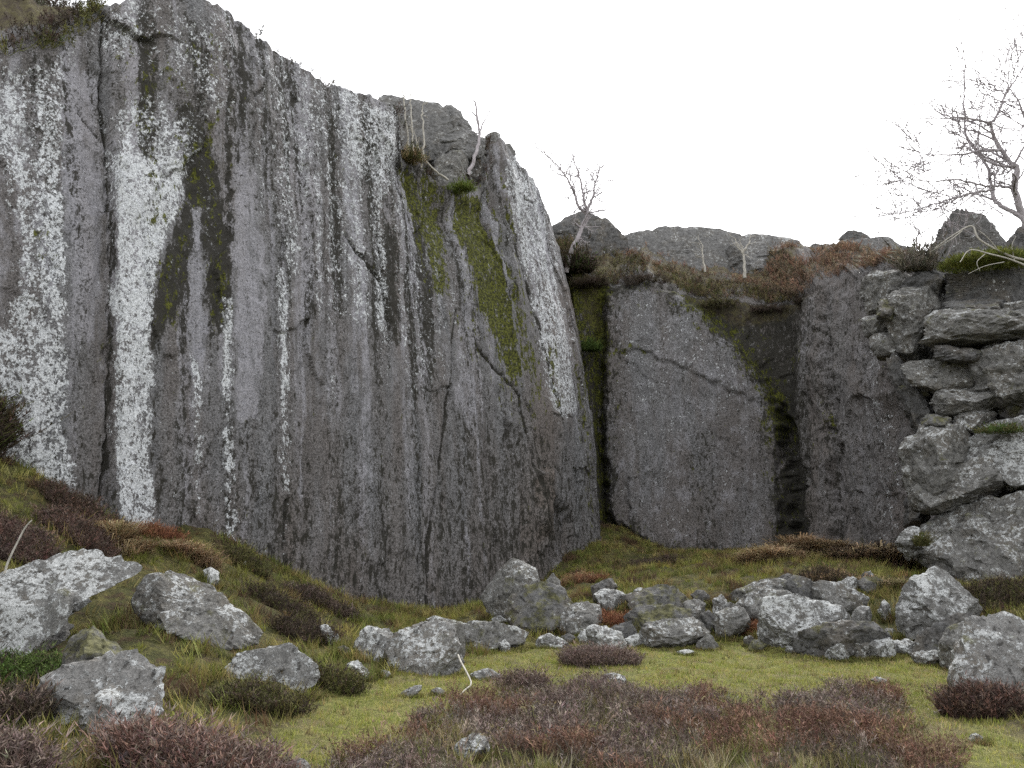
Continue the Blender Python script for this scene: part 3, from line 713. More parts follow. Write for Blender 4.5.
PILE = 'boulders heaped along the foot of the bank'
LEFT = 'boulders on the left bank'
B = lambda *a, **k: rock('boulder', *a, **{'grow_by': 1.14 if k.get('group') == PILE else 1.09, **k})
# left bank
B('pale ridge of rock rising behind the long slanting slab at the left edge', [(-60, 625), (-30, 588), (0, 572), (46, 548), (76, 543), (102, 557), (80, 600), (0, 640)], 1.2, M_PALE, d=7.6, sub=5, group=LEFT, cuts=3, rough=1.7)
B('long slanting slab with a broad pale top, reaching in from the left edge', [(-75, 655), (-70, 622), (40, 586), (139, 546), (168, 562), (152, 590), (95, 614), (10, 646)], 1.1, M_PALE, d=6.75, sub=6, group=LEFT, tilt={1: 50, 2: 50, 3: 40, 4: 12, 5: 5, 6: 5}, front=(0.1, -0.5), grow_by=1.04, arris=0.4, cuts=1, rough=1.6)
B('shaded underside of the long slanting slab, built as a dark-coloured rock', [(-75, 690), (-70, 636), (40, 618), (98, 604), (94, 634), (30, 668)], 0.9, M_DARK, d=6.85, sub=5, group=LEFT, front=(0.1, -0.3), cuts=2, rough=1.5)  # the slab's underside; its shade is put into the dark rock material
B('dark lichen-flecked block with a flat sloping top, right of the long slanting slab', [(138, 600), (154, 575), (192, 580), (232, 604), (267, 635), (256, 645), (192, 640), (142, 620)], 0.9, M_GREY, d=7.9, sub=5, group=LEFT, tilt={1: 50, 2: 50, 3: 45})
B('thin flaky slab on edge behind the dark flat-topped block', [(155, 568), (188, 573), (222, 591), (214, 602), (180, 592)], 0.5, M_GREY, d=8.7, group=LEFT)
B('small grey stone above the end of the thin flaky slab', [(204, 572), (211, 568), (220, 575), (217, 584), (206, 582)], 0.25, M_PALE, sub=3, group=LEFT)
B('knobbly pale boulder at bottom left, half hidden by heather', [(42, 690), (60, 674), (122, 652), (158, 662), (173, 684), (171, 704), (146, 732), (104, 785), (50, 770), (45, 712)], 0.9, M_CLEAN, d=4.9, sub=5, group=LEFT, rough=1.9, tilt={0: 40, 1: 60, 2: 62, 3: 40})
B('mossy hump of rock behind the knobbly pale boulder', [(60, 676), (70, 642), (90, 627), (121, 646), (130, 672), (100, 690)], 0.6, M_MOSSY, d=6.1, group=LEFT)
B('flat pale-topped rock with a dark undercut front in bank grass', [(226, 670), (243, 654), (298, 647), (316, 657), (327, 675), (303, 688), (268, 694), (230, 690)], 0.75, M_PALE, sub=5, group=LEFT, tilt={0: 55, 1: 70, 2: 68, 3: 50, 5: -22, 6: -30}, front=(0, -0.5))
B('little white stone alone in the grass left of the split boulder', [(320, 628), (327, 625), (341, 640), (338, 650), (326, 642)], 0.2, M_PALE, sub=3, group=LEFT)
B('tiny pale stone at the top of the bank by the cliff foot', [(170, 541), (177, 538), (183, 543), (180, 549), (171, 548)], 0.2, M_PALE, sub=3, group=LEFT)
B('tiny stone high on the mossy bank below the streaked cliff', [(240, 563), (246, 561), (249, 566), (242, 569)], 0.15, M_PALE, sub=3, group=LEFT)
# split boulder and stones round it
SPL = 'stones round the split boulder'
B('rounded left half of the split boulder, white with lichen', [(354, 644), (361, 633), (372, 627), (391, 630), (394, 648), (391, 668), (376, 675), (364, 667)], 0.8, M_PALE, d=9.3, sub=5, group=SPL)
B('squared right half of the split boulder with a smooth tilted top', [(391, 636), (428, 623), (444, 621), (452, 628), (461, 658), (457, 668), (435, 684), (390, 674)], 0.9, M_CLEAN, d=9.0, sub=5, group=SPL, cuts=2, tilt={0: 52, 1: 52, 2: 40, 3: 12, 7: 10}, front=(0.1, -0.35))
B('thin dark slab lying along the back of the split boulder', [(426, 621), (436, 616), (461, 622), (464, 630), (440, 632)], 0.4, M_GREY, d=9.9, group=SPL)
B('narrow white-edged flake left of the split boulder', [(342, 663), (360, 660), (373, 681), (364, 680)], 0.25, M_PALE, sub=3, group=SPL)
B('small grey stone wedged under the split boulder', [(375, 671), (389, 670), (390, 680), (377, 683)], 0.2, M_GREY, d=8.6, sub=3, group=SPL)
B('flat pointed pale stone in turf below the split boulder', [(400, 693), (410, 688), (421, 684), (421, 690), (406, 697)], 0.22, M_CLEAN, sub=3, group=SPL)
B('low bluish stone in turf right of the flat pointed stone', [(432, 691), (438, 688), (445, 690), (446, 697), (434, 697)], 0.2, M_GREY, sub=3, group=SPL)
B('low white stone in turf behind the bent pale stalk', [(472, 674), (489, 669), (500, 675), (498, 681), (475, 681)], 0.25, M_PALE, sub=3, group=SPL)
B('dark little rock half sunk in bank grass left of the split boulder', [(338, 648), (344, 645), (351, 651), (350, 660), (340, 658)], 0.2, M_DARK, sub=3, group=SPL)
# foot of the bank, left to right
B('long flat rock with a dark hollow beneath, right of the split boulder', [(459, 627), (480, 622), (510, 627), (528, 634), (527, 641), (500, 642), (482, 652), (461, 656)], 0.8, M_GREY, d=11.0, sub=5, group=PILE, tilt={0: 55, 1: 66, 2: 66, 4: -30, 5: -30}, front=(0, -.25))
B('small wedge stone propped beneath the long flat rock', [(499, 644), (505, 640), (512, 650), (504, 652)], 0.3, M_PALE, d=10.95, sub=3, group=PILE)
B('tall angular boulder at the left end of the heap under the cliff', [(483, 597), (495, 580), (510, 563), (519, 561), (531, 566), (539, 576), (539, 590), (528, 616), (500, 618), (489, 609)], 1.0, M_GREY, d=13.6, sub=5, group=PILE, tilt={0: 40, 1: 42, 2: 40, 3: 40})
B('round mossy slab leaning on the tall angular boulder', [(508, 612), (514, 598), (530, 589), (546, 585), (560, 590), (571, 607), (564, 622), (553, 634), (536, 637), (517, 630)], 0.7, M_MOSSY, d=12.5, sub=5, group=PILE, front=(-0.1, 0.5))
B('knob of lichened stone perched behind the round mossy slab', [(545, 584), (553, 574), (559, 581), (561, 594), (548, 594)], 0.4, M_GREY, d=13.7, sub=4, group=PILE)
B('tiny stone in grass before the tall angular boulder', [(492, 619), (500, 616), (507, 621), (506, 627), (494, 626)], 0.22, M_PALE, sub=3, group=PILE)
B('lichen-spotted boulder right of the round mossy slab', [(557, 628), (561, 612), (571, 607), (586, 604), (596, 606), (600, 621), (587, 636), (570, 637)], 0.7, M_GREY, d=12.3, sub=5, group=PILE)
B('low white-spotted stone in turf before the lichen-spotted boulder', [(535, 640), (550, 634), (570, 645), (563, 650), (541, 650)], 0.4, M_PALE, sub=4, group=PILE)
B('jumbled pale rock just behind the lone heather tuft', [(587, 630), (596, 625), (621, 634), (625, 647), (620, 654), (603, 652), (590, 645)], 0.5, M_PALE, d=11.0, sub=4, group=PILE)
B('thin dark wedge between the jumbled pale rock and the broad front slab', [(602, 631), (629, 622), (636, 634), (624, 640)], 0.5, M_DARK, d=11.7, sub=4, group=PILE)
B('grey diamond-shaped rock above red dead bracken', [(594, 595), (611, 588), (625, 595), (620, 604), (611, 611), (601, 605)], 0.5, M_PALE, d=13.3, sub=4, group=PILE)
B('dark flat stone on top of the grey diamond-shaped rock', [(592, 586), (611, 579), (616, 587), (606, 594), (596, 593)], 0.45, M_DARK, d=13.8, sub=4, group=PILE)
B('flat-topped mossy slab at the back, above the red dead bracken', [(625, 596), (644, 590), (669, 586), (685, 598), (684, 610), (646, 612), (630, 608)], 0.8, M_MOSSY, d=13.0, sub=5, group=PILE)
B('wide lichened slab in the middle tier of the heap', [(628, 616), (639, 607), (684, 608), (696, 618), (690, 630), (633, 634)], 0.8, M_MOSSY, d=12.0, sub=5, group=PILE)
B('small square rock on the right end of the middle-tier slab', [(682, 604), (693, 599), (705, 604), (699, 618), (686, 619)], 0.45, M_GREY, d=12.4, sub=4, group=PILE)
B('broad low front slab with a white rim, on the turf edge', [(635, 636), (649, 625), (681, 618), (695, 620), (707, 633), (701, 640), (684, 646), (658, 646), (641, 645)], 0.8, M_GREY, d=11.3, sub=5, group=PILE)
B('little pointed rock standing on the turf before the broad front slab', [(697, 645), (707, 634), (717, 643), (720, 650), (700, 651)], 0.35, M_GREY, sub=4, group=PILE)
B('squarish grey block under the long tilted slab', [(717, 614), (741, 606), (751, 619), (748, 626), (727, 640), (718, 638)], 0.6, M_GREY, d=11.6, sub=5, group=PILE)
B('narrow dark block filling the gap left of the squarish block', [(700, 616), (709, 612), (722, 626), (718, 637), (703, 633)], 0.5, M_DARK, d=11.9, sub=4, group=PILE)
B('long slab tilted up to the right at the back of the heap', [(720, 598), (746, 586), (780, 577), (800, 584), (790, 596), (741, 610)], 0.8, M_GREY, d=13.0, sub=5, group=PILE)
B('rounded grey boulder below the long tilted slab', [(738, 604), (752, 594), (780, 589), (792, 597), (770, 622), (748, 624)], 0.7, M_GREY, d=12.2, sub=5, group=PILE)
B('dark small stone at the back, above the small square rock', [(691, 595), (699, 590), (708, 593), (711, 604), (698, 604)], 0.4, M_DARK, d=13.2, sub=4, group=PILE)
B('white-patched stone tucked under the left end of the long tilted slab', [(713, 600), (722, 595), (727, 605), (724, 612), (714, 610)], 0.35, M_PALE, d=12.6, sub=4, group=PILE)
B('dark pebble-like stone in turf left of the big white-faced boulder', [(743, 638), (750, 634), (755, 641), (751, 647), (744, 646)], 0.22, M_DARK, sub=3, group=PILE)
B('small stone at the left foot of the broad front slab', [(625, 639), (636, 634), (642, 642), (628, 646)], 0.25, M_PALE, sub=3, group=PILE)
B('flat white chip lying in the turf before the broad front slab', [(676, 652), (688, 649), (695, 652), (684, 655)], 0.2, M_PALE, sub=3, group=PILE)
B('big white-faced boulder with a long flat sloping top', [(760, 640), (767, 603), (787, 598), (850, 611), (853, 620), (820, 640), (798, 652), (775, 653), (761, 650)], 1.0, M_PALE, d=10.9, sub=5, group=PILE, cuts=3, tilt={1: 40, 2: 60, 3: 20}, front=(-0.5, -0.05))
B('angular wedge leaning on the big white-faced boulder', [(795, 643), (803, 633), (859, 615), (870, 623), (885, 637), (866, 652), (828, 658), (809, 659)], 0.7, M_DARK, d=10.3, sub=5, group=PILE, cuts=3, tilt={1: 55, 2: 40}, front=(0.2, -.2))
B('blocky grey boulder at the back above the big white-faced boulder', [(786, 590), (792, 575), (813, 583), (815, 605), (792, 606)], 0.7, M_DARK, d=12.4, sub=5, group=PILE)
B('dark mossy rock at the high point of the long tilted slab', [(774, 580), (789, 574), (799, 585), (788, 596)], 0.5, M_DARK, d=13.2, sub=4, group=PILE)
B('wide sloping rock at the back right of the heap', [(811, 590), (816, 583), (838, 583), (860, 591), (870, 602), (868, 614), (850, 618), (813, 610)], 0.9, M_GREY, d=12.2, sub=5, group=PILE)
B('small pale rock on top of the wide sloping rock', [(840, 584), (848, 578), (857, 579), (861, 589), (844, 592)], 0.5, M_PALE, d=13.3, sub=4, group=PILE)
B('mossy hump at the back right end of the heap', [(857, 583), (868, 577), (881, 579), (884, 596), (864, 602)], 0.7, M_MOSSY, d=13.2, sub=4, group=PILE)
B('small grey stone peeping over the mossy hump', [(862, 574), (869, 570), (874, 575), (871, 583), (863, 582)], 0.4, M_GREY, d=14.0, sub=3, group=PILE)
B('bright white-tipped stone between the wedge and the wide sloping rock', [(849, 617), (859, 605), (871, 608), (866, 620)], 0.4, M_PALE, d=11.5, sub=4, group=PILE)
B('narrow upright lichened stone left of the great lichened boulder', [(878, 610), (883, 600), (889, 605), (892, 618), (886, 630), (880, 624)], 0.35, M_PALE, d=12.0, sub=4, group=PILE)
B('low pointed stone leaning on the foot of the angular wedge', [(822, 658), (838, 639), (847, 642), (848, 658), (834, 663)], 0.35, M_PALE, d=10.2, sub=4, group=PILE)
B('squat little stone right of the low pointed stone at the turf edge', [(846, 646), (866, 640), (871, 645), (868, 658), (848, 659)], 0.35, M_GREY, d=10.3, sub=4, group=PILE)
B('pale cubic stone on the turf edge below the narrow upright stone', [(867, 643), (884, 637), (893, 641), (894, 656), (866, 659)], 0.4, M_PALE, d=10.3, sub=4, group=PILE)
B('low flat stone at the turf edge before the great lichened boulder', [(890, 643), (902, 639), (916, 644), (918, 656), (892, 656)], 0.4, M_PALE, d=10.5, sub=4, group=PILE)
RGT = 'boulders below the right outcrop'
B('great lichened boulder with a steep peak, below the blocky outcrop', [(896, 600), (901, 584), (929, 567), (942, 568), (958, 583), (978, 603), (972, 622), (945, 640), (914, 642), (902, 632)], 1.2, M_PALE, d=11.0, sub=5, group=RGT, tilt={1: 40, 2: 45, 3: 40, 4: 35, 5: 20})
B('tilted slab with a dark underside resting against the great lichened boulder', [(909, 646), (916, 634), (945, 616), (976, 614), (968, 628), (946, 645), (937, 655), (916, 655)], 0.6, M_DARK, d=10.3, sub=5, group=RGT, tilt={1: 62, 2: 62, 4: -25, 5: -25})
B('grey block squeezed between the tilted slab and the huge right-edge boulder', [(940, 645), (945, 631), (966, 620), (978, 623), (972, 655), (958, 666), (943, 660)], 0.6, M_GREY, d=9.7, sub=5, group=RGT)
B('huge pale squared boulder cut by the right edge of the photo', [(953, 694), (958, 647), (971, 621), (984, 609), (996, 607), (1032, 622), (1075, 650), (1080, 725), (1008, 716), (966, 700)], 1.5, M_CLEAN, d=7.2, sub=6, group=RGT, cuts=3, tilt={1: 45, 2: 45, 3: 50, 4: 55, 5: 50}, front=(0.25, 0.2))
B('long low sliver of rock under the tilted slab', [(905, 653), (925, 650), (946, 652), (946, 661), (927, 664)], 0.3, M_GREY, d=10.0, sub=4, group=RGT)
B('flat pale stone in the grass at lower right', [(966, 739), (974, 735), (986, 737), (984, 743), (970, 743)], 0.25, M_CLEAN, sub=3, group=RGT)
B('sunken white chip in the turf behind the right-hand heather', [(872, 680), (882, 677), (889, 681), (878, 684)], 0.18, M_PALE, sub=3)
B('white stone lying at the back edge of the heather mass', [(599, 681), (608, 673), (622, 675), (626, 682), (612, 688)], 0.3, M_PALE, sub=4)
B('pale stone showing through a hole in the foreground heather', [(452, 752), (460, 738), (476, 733), (487, 738), (490, 755), (470, 762)], 0.35, M_PALE, d=5.5, sub=4)
B('tiny pale stone at the left back edge of the heather mass', [(519, 682), (524, 677), (531, 680), (530, 687), (521, 687)], 0.2, M_PALE, sub=3)
B('pale stone cut by the bottom edge, left of the heather mass', [(250, 772), (256, 760), (266, 758), (274, 766), (272, 785), (252, 785)], 0.3, M_PALE, d=5.0, sub=4)
B('flat pale stone at the bottom edge beside the heather mass', [(272, 772), (284, 762), (300, 760), (311, 766), (308, 785), (276, 785)], 0.3, M_CLEAN, d=5.0, sub=4)

rngf = np.random.default_rng(21)
import re
short = [(x, y, re.split(r',| at | on | in | with | under | behind | leaning | lying | right | left | below | above | filling | tucked | peeping | perched | before | just | between | tilted | beneath | propped | cut | standing | wedged | resting | squeezed ', l)[0]) for x, y, l in NAMED]
short = [q for q in short if len(q[2].split()) > 2]
used = set()
for k in range(34):                                              # rubble between the larger boulders
    cx = rngf.uniform(500, 905); lo = np.interp(cx, [500, 600, 700, 800, 905], [640, 648, 645, 654, 652]); cy = lo - rngf.uniform(0, 1) ** 1.3 * np.interp(cx, [500, 600, 780, 905], [16, 52, 62, 40])
    w_ = rngf.uniform(5, 13) * (1.0 - 0.3 * (lo - cy) / 60); a0 = rngf.uniform(0, 6.28)
    pts_ = [(cx + math.cos(a0 + t * 2 * math.pi / 6) * w_ * rngf.uniform(.75, 1.15), cy - w_ * 0.4 + math.sin(a0 + t * 2 * math.pi / 6) * w_ * rngf.uniform(.5, .75)) for t in range(6)]
    look = ['grey', 'pale', 'dark', 'mossy', 'grey'][k % 5]; bulk = 'tiny' if w_ < 7 else 'small' if w_ < 10 else 'fist-shaped'
    for nx, ny, nm in sorted(short, key=lambda q: (q[0] - cx) ** 2 + 3 * (q[1] - cy) ** 2):
        side = ('left of' if cx < nx else 'right of') if abs(cx - nx) > abs(cy - ny) else ('above' if cy < ny else 'below')
        lab = f'{bulk} {look} rubble stone just {side} the {nm}'
        if lab not in used: break
    used.add(lab)
    B(lab, pts_, w_ * 0.03, [M_GREY, M_PALE, M_DARK, M_MOSSY, M_GREY][k % 5], group='rubble between the boulders of the heap')
# the blocky outcrop at the right: one thing, its blocks are its pieces
oc = P(965, 590, 15.6)
outcrop = empty('rock_outcrop', (oc[0], oc[1], ground_base(oc[0:1], oc[1:2])[0] - 0.4))
tag(outcrop, 'blocky stacked granite outcrop with overhanging layers at the right edge', 'rock outcrop')
def Ocol(pts, th, mat, d, sub=5, **k):
    c = np.mean(pts, 0); pts = [tuple(c + (np.array(q) - c) * 1.10) for q in pts]
    k.setdefault('front', (-0.35, rngo.uniform(-0.12, 0.12)))
    n = len(pts); k['tilt'] = {**{i: rngo.uniform(4, 22) for i in range(n)}, **k.get('tilt', {})}
    k.setdefault('rough', 1.35)
    return rock('block', None, pts, th, mat, d=d - 0.3, sub=sub, parent=outcrop, pull=0.0, **k)
rngo = np.random.default_rng(8)
Ocol([(940, 272), (975, 262), (1040, 260), (1075, 275), (1070, 308), (1000, 309), (950, 306)], 3.0, M_DARK, 17.2, tilt={0: 50, 1: 60, 2: 50})
Ocol([(944, 303), (1004, 302), (1006, 318), (950, 322)], 2.6, M_DARK, 17.1, sharp=160)
Ocol([(933, 326), (945, 314), (1000, 312), (1060, 318), (1075, 345), (1015, 356), (960, 360), (936, 350)], 3.0, M_GREY, 16.7, front=(-.15, -.15), sharp=160)
Ocol([(1000, 306), (1060, 300), (1075, 322), (1010, 324)], 2.0, M_GREY, 16.6)
Ocol([(858, 290), (870, 276), (905, 272), (914, 285), (905, 308), (870, 312)], 1.6, M_GREY, 19.3, sub=4)
Ocol([(886, 310), (900, 296), (935, 292), (946, 310), (938, 345), (920, 362), (900, 352)], 2.0, M_GREY, 18.0)
Ocol([(902, 285), (925, 270), (948, 280), (946, 305), (915, 305)], 2.0, M_DARK, 18.4, sub=4)
Ocol([(864, 320), (888, 314), (894, 330), (886, 340), (868, 338)], 1.4, M_GREY, 18.9, sub=4)
Ocol([(870, 338), (894, 334), (908, 346), (903, 358), (880, 358)], 1.4, M_GREY, 18.4, sub=4)
Ocol([(898, 358), (930, 354), (985, 358), (990, 385), (960, 394), (920, 384)], 2.4, M_GREY, 16.9, tilt={0: 55, 1: 55})
Ocol([(932, 398), (950, 389), (1004, 391), (1008, 402), (990, 416), (950, 422)], 2.2, M_GREY, 16.7, sharp=160)
Ocol([(978, 360), (1000, 348), (1040, 344), (1070, 360), (1070, 405), (1030, 416), (1000, 405), (984, 390)], 2.6, M_GREY, 16.3, tilt={0: 45, 7: 40})
Ocol([(884, 352), (896, 356), (925, 392), (950, 430), (942, 442), (918, 434), (900, 390)], 1.4, M_DARK, 17.8, sharp=160)
Ocol([(905, 446), (925, 430), (968, 432), (975, 470), (955, 498), (915, 506)], 2.0, M_GREY, 16.3)
Ocol([(952, 448), (975, 428), (1010, 414), (1060, 408), (1075, 460), (1040, 482), (985, 478)], 2.4, M_PALE, 15.9, tilt={0: 50, 1: 55, 2: 55})
Ocol([(912, 492), (935, 470), (985, 462), (1000, 490), (960, 510), (920, 510)], 1.8, M_GREY, 16.0, tilt={0: 50, 1: 50})
Ocol([(914, 510), (950, 500), (1010, 482), (1070, 472), (1085, 540), (1050, 584), (1000, 576), (945, 566), (924, 556), (914, 535)], 2.6, M_GREY, 15.7, sub=6, front=(-.2, -.25), tilt={0: 40, 1: 45, 2: 45, 5: -20, 6: -25, 7: -15})
Ocol([(897, 544), (905, 531), (918, 529), (922, 550), (908, 558)], 0.9, M_PALE, 15.8, sub=4)
Ocol([(960, 560), (1060, 570), (1070, 610), (970, 604)], 2.0, M_DARK, 17.0, sub=4)
Ocol([(990, 420), (1060, 400), (1075, 470), (1040, 500), (960, 480)], 2.0, M_DARK, 17.2, sub=4)
Ocol([(930, 345), (1060, 340), (1070, 440), (940, 440)], 1.6, M_DARK, 18.0, sub=4)

for q in [[(905, 300), (935, 296), (940, 312), (910, 318)], [(935, 345), (985, 352), (980, 364), (938, 362)], [(898, 384), (930, 386), (938, 402), (908, 405)], [(1000, 398), (1050, 395), (1055, 420), (1005, 424)],
          [(960, 408), (1000, 412), (990, 434), (955, 432)], [(925, 415), (950, 420), (948, 440), (920, 436)], [(955, 470), (990, 476), (985, 496), (950, 496)], [(905, 500), (930, 505), (926, 530), (906, 528)], [(1010, 476), (1060, 474), (1060, 500), (1008, 502)], [(880, 300), (902, 304), (898, 322), (878, 320)]]:
    Ocol(q, 1.6, [M_GREY, M_MOSSY, M_DARK][len(q[0]) % 3 if False else int(q[0][0]) % 3], 16.5 if q[0][0] > 915 else 17.9)

# crest rocks over the cliffs
CR = 'rock outcrops along the skyline'
R = lambda *a, **k: rock('crest_rock', *a, cat='rock', group=CR, pull=0.0, **k)
R('dark rounded crest rock behind the small leaning tree', [(545, 262), (552, 218), (580, 212), (606, 222), (624, 240), (632, 280), (545, 285)], 4.0, M_DARK, d=29.5, sub=5)
R('long low crest rock in the middle of the skyline', [(590, 268), (616, 238), (650, 228), (700, 226), (735, 236), (752, 254), (752, 290), (600, 292)], 4.0, M_TOP, d=30.5, sub=5)
R('small crest rock just right of the middle skyline rock', [(716, 270), (738, 238), (765, 234), (796, 241), (815, 262), (815, 290), (718, 290)], 3.0, M_TOP, d=30.0, sub=5)
R('long lichen-flecked crest rock on the right of the skyline', [(765, 275), (782, 246), (820, 236), (860, 235), (895, 243), (918, 262), (920, 292), (770, 295)], 4.0, M_TOP, d=28.5, sub=5)
R('little capstone on the highest point of the right skyline rock', [(838, 240), (846, 231), (862, 230), (872, 238), (868, 246), (842, 246)], 1.2, M_DARK, d=29.5, sub=4)
R('low dark crest rock before the pointed block', [(880, 262), (893, 246), (908, 244), (916, 252), (915, 270), (890, 272)], 2.0, M_DARK, d=26.0, sub=4)
R('upright pointed block standing on the outcrop beside the bare tree', [(928, 258), (934, 225), (947, 209), (975, 207), (992, 222), (1004, 245), (995, 262), (950, 266)], 2.2, M_TOP, d=19.0, sub=5, sharp=160)
R('dark rock at the right edge behind the bare tree', [(990, 262), (1004, 232), (1024, 226), (1060, 232), (1070, 262)], 2.0, M_DARK, d=19.6, sub=4)
LG = 'broken blocks on the ledge at the top of the tall face'
K = lambda *a, **k: rock('ledge_block', *a, cat='rock', group=LG, pull=0.0, **k)
K('long slanting block on the skyline above the white saplings', [(370, 130), (374, 94), (398, 97), (440, 104), (452, 118), (448, 150), (410, 165), (385, 160)], 2.4, M_TOP, d=20.6, sub=5, sharp=160)
K('rounded block on the skyline left of the leafless snag', [(425, 140), (430, 112), (452, 104), (464, 116), (472, 130), (470, 142), (440, 148)], 2.0, M_TOP, d=21.2, sub=5)
K('flat layered block below the rounded skyline block', [(420, 150), (434, 134), (470, 132), (482, 140), (484, 156), (450, 164), (425, 164)], 2.0, M_TOP, d=20.9, sub=5, sharp=160)
K('dark wedge block filling the ledge behind the white saplings', [(398, 165), (404, 135), (426, 140), (432, 170), (425, 190), (405, 185)], 1.6, M_DARK, d=20.2, sub=5)
K('pale upright block under the leafless snag', [(428, 178), (436, 158), (462, 150), (472, 166), (470, 192), (445, 198)], 1.6, M_GREY, d=20.3, sub=5, sharp=160)
K('narrow upright splinter right of the pale upright block', [(466, 195), (464, 160), (474, 148), (486, 152), (486, 180), (478, 198)], 1.2, M_DARK, d=20.9, sub=5)
K('square block on the cliff edge right of the leafless snag', [(480, 152), (482, 134), (496, 131), (501, 136), (502, 154), (490, 160)], 1.2, M_GREY, d=21.8, sub=5, sharp=160)
K('small stepped block on the falling cliff edge', [(498, 156), (503, 142), (511, 145), (517, 156), (514, 168), (502, 166)], 1.0, M_GREY, d=22.2, sub=4, sharp=160)

# ------------------------------------------------------------------ plants
rngp = np.random.default_rng(11)
def tufts(name, templates, pos, scale, tints, label, cat, mat=M_PLANT, kind='stuff', tilt=0.25, loc=None, parent=None, group=None):
    """plant a template (verts, tris, shade) at every position; one mesh"""
    n = len(pos); V = []; Fc = []; Cc = []; off = 0
    which = rngp.integers(0, len(templates), n)
    for k, (tv, tf, sh) in enumerate(templates):
        idx = np.where(which == k)[0]
        if not len(idx): continue
        a = rngp.uniform(0, 2 * np.pi, len(idx)); tx = rngp.normal(0, tilt, (len(idx), 2))
        ca, sa = np.cos(a)[:, None], np.sin(a)[:, None]
        x = tv[None, :, 0] * ca - tv[None, :, 1] * sa; y = tv[None, :, 0] * sa + tv[None, :, 1] * ca; z = np.broadcast_to(tv[None, :, 2], x.shape)
        x = x + z * tx[:, :1]; y = y + z * tx[:, 1:]
        w = np.stack([x, y, z], -1) * np.asarray(scale)[idx][:, None, None] + pos[idx][:, None]
        V.append(w.reshape(-1, 3)); Fc.append((tf[None] + (np.arange(len(idx)) * len(tv))[:, None, None] + off).reshape(-1, 3))
        Cc.append((tints[idx][:, None] * sh[None, :, None]).reshape(-1, 3)); off += len(idx) * len(tv)
    V = np.concatenate(V)
    if loc is not None: V = V - np.asarray(loc)
    o = link(name, new_mesh(name, V, np.concatenate(Fc), [mat], smooth=False, cols=np.concatenate(Cc)), (0, 0, 0) if loc is None else loc, parent)
    if parent is None: tag(o, label, cat, group, kind)
    return o
def grass_template(rng, n, h, spread, w, bend, simple=False):
    """blades with two bends each"""
    V, Fq, S = [], [], []
    for i in range(n):
        a = rng.uniform(0, 2 * np.pi); r = spread * math.sqrt(rng.uniform()); hh = h * rng.uniform(0.5, 1.15)
        bx, by = r * math.cos(a), r * math.sin(a)
        la = rng.uniform(0, 2 * np.pi); L = bend * rng.uniform(0.3, 1.2) * hh
        dx, dy = math.cos(la) * L, math.sin(la) * L
        px_, py_ = -math.sin(la) * w / 2, math.cos(la) * w / 2
        o = len(V)
        if simple:
            V += [(bx - px_, by - py_, -0.02), (bx + px_, by + py_, -0.02), (bx + dx, by + dy, hh)]; Fq.append((o, o + 1, o + 2)); q = rng.uniform(0.75, 1.2); S += [q * .8, q * .8, q * 1.15]
            continue
        V += [(bx - px_, by - py_, -0.02), (bx + px_, by + py_, -0.02), (bx + dx * .35 - px_ * .8, by + dy * .35 - py_ * .8, hh * .6), (bx + dx * .35 + px_ * .8, by + dy * .35 + py_ * .8, hh * .6), (bx + dx, by + dy, hh * (1.0 - 0.25 * bend))]
        Fq += [(o, o + 1, o + 3), (o, o + 3, o + 2), (o + 2, o + 3, o + 4)]
        s = rng.uniform(0.75, 1.2); S += [s * 0.8, s * 0.8, s, s, s * 1.12]
    return np.array(V), np.array(Fq), np.array(S)
def heather_template(rng, n=4, h=1.0, w=0.03):
    """a spray of wiry stems with short side sprigs"""
    V, Fq, S = [], [], []
    def spike(a, b, w0, s):
        d = b - a; q = np.cross(d, rng.normal(size=3)); q = q / (np.linalg.norm(q) + 1e-9) * w0 / 2
        o = len(V); V.extend([a - q, a + q, b]); Fq.append((o, o + 1, o + 2)); S.extend([s * .8, s * .8, s * 1.2])
    for i in range(n):
        a = rng.uniform(0, 2 * np.pi); r = 0.2 * h * math.sqrt(rng.uniform())
        p0 = np.array([r * math.cos(a), r * math.sin(a), -0.1 * h])
        dirn = np.array([math.cos(a) * rng.uniform(0, .7), math.sin(a) * rng.uniform(0, .7), 1.0]) + rng.normal(0, .2, 3)
        hh = h * rng.uniform(.6, 1.05); p2 = p0 + dirn * hh
        s = rng.uniform(.7, 1.25)
        spike(p0, p2, w, s)
        for k in range(6):
            t = rng.uniform(.2, .95); b = p0 + (p2 - p0) * t
            q = dirn * .5 + rng.normal(0, .6, 3); q[2] = abs(q[2]) + .15
            spike(b, b + q / np.linalg.norm(q) * hh * rng.uniform(.18, .38), w * 1.8, s * rng.uniform(.85, 1.35))
    return np.array(V), np.array(Fq), np.array(S)
rt = np.random.default_rng(3)
T_TURF = [grass_template(rt, 10, 0.035, 0.07, 0.009, 0.9, True) for _ in range(5)]
T_ROUGH = [grass_template(rt, 15, 0.16, 0.09, 0.013, 1.0, True) for _ in range(6)]
T_LONG = [grass_template(rt, 22, 0.5, 0.14, 0.022, 1.8) for _ in range(5)]
T_HEATH = [heather_template(rt) for _ in range(8)]
T_HFAR = [heather_template(rt, 5, 1.0, 0.045) for _ in range(6)]
def pick(cols, n, jit=0.18):
    c = np.array(cols)[rngp.integers(0, len(cols), n)]
    return np.clip(c * (1 + rngp.normal(0, jit, (n, 1))) * (1 + rngp.normal(0, jit * .3, (n, 3))), 0.004, 1)

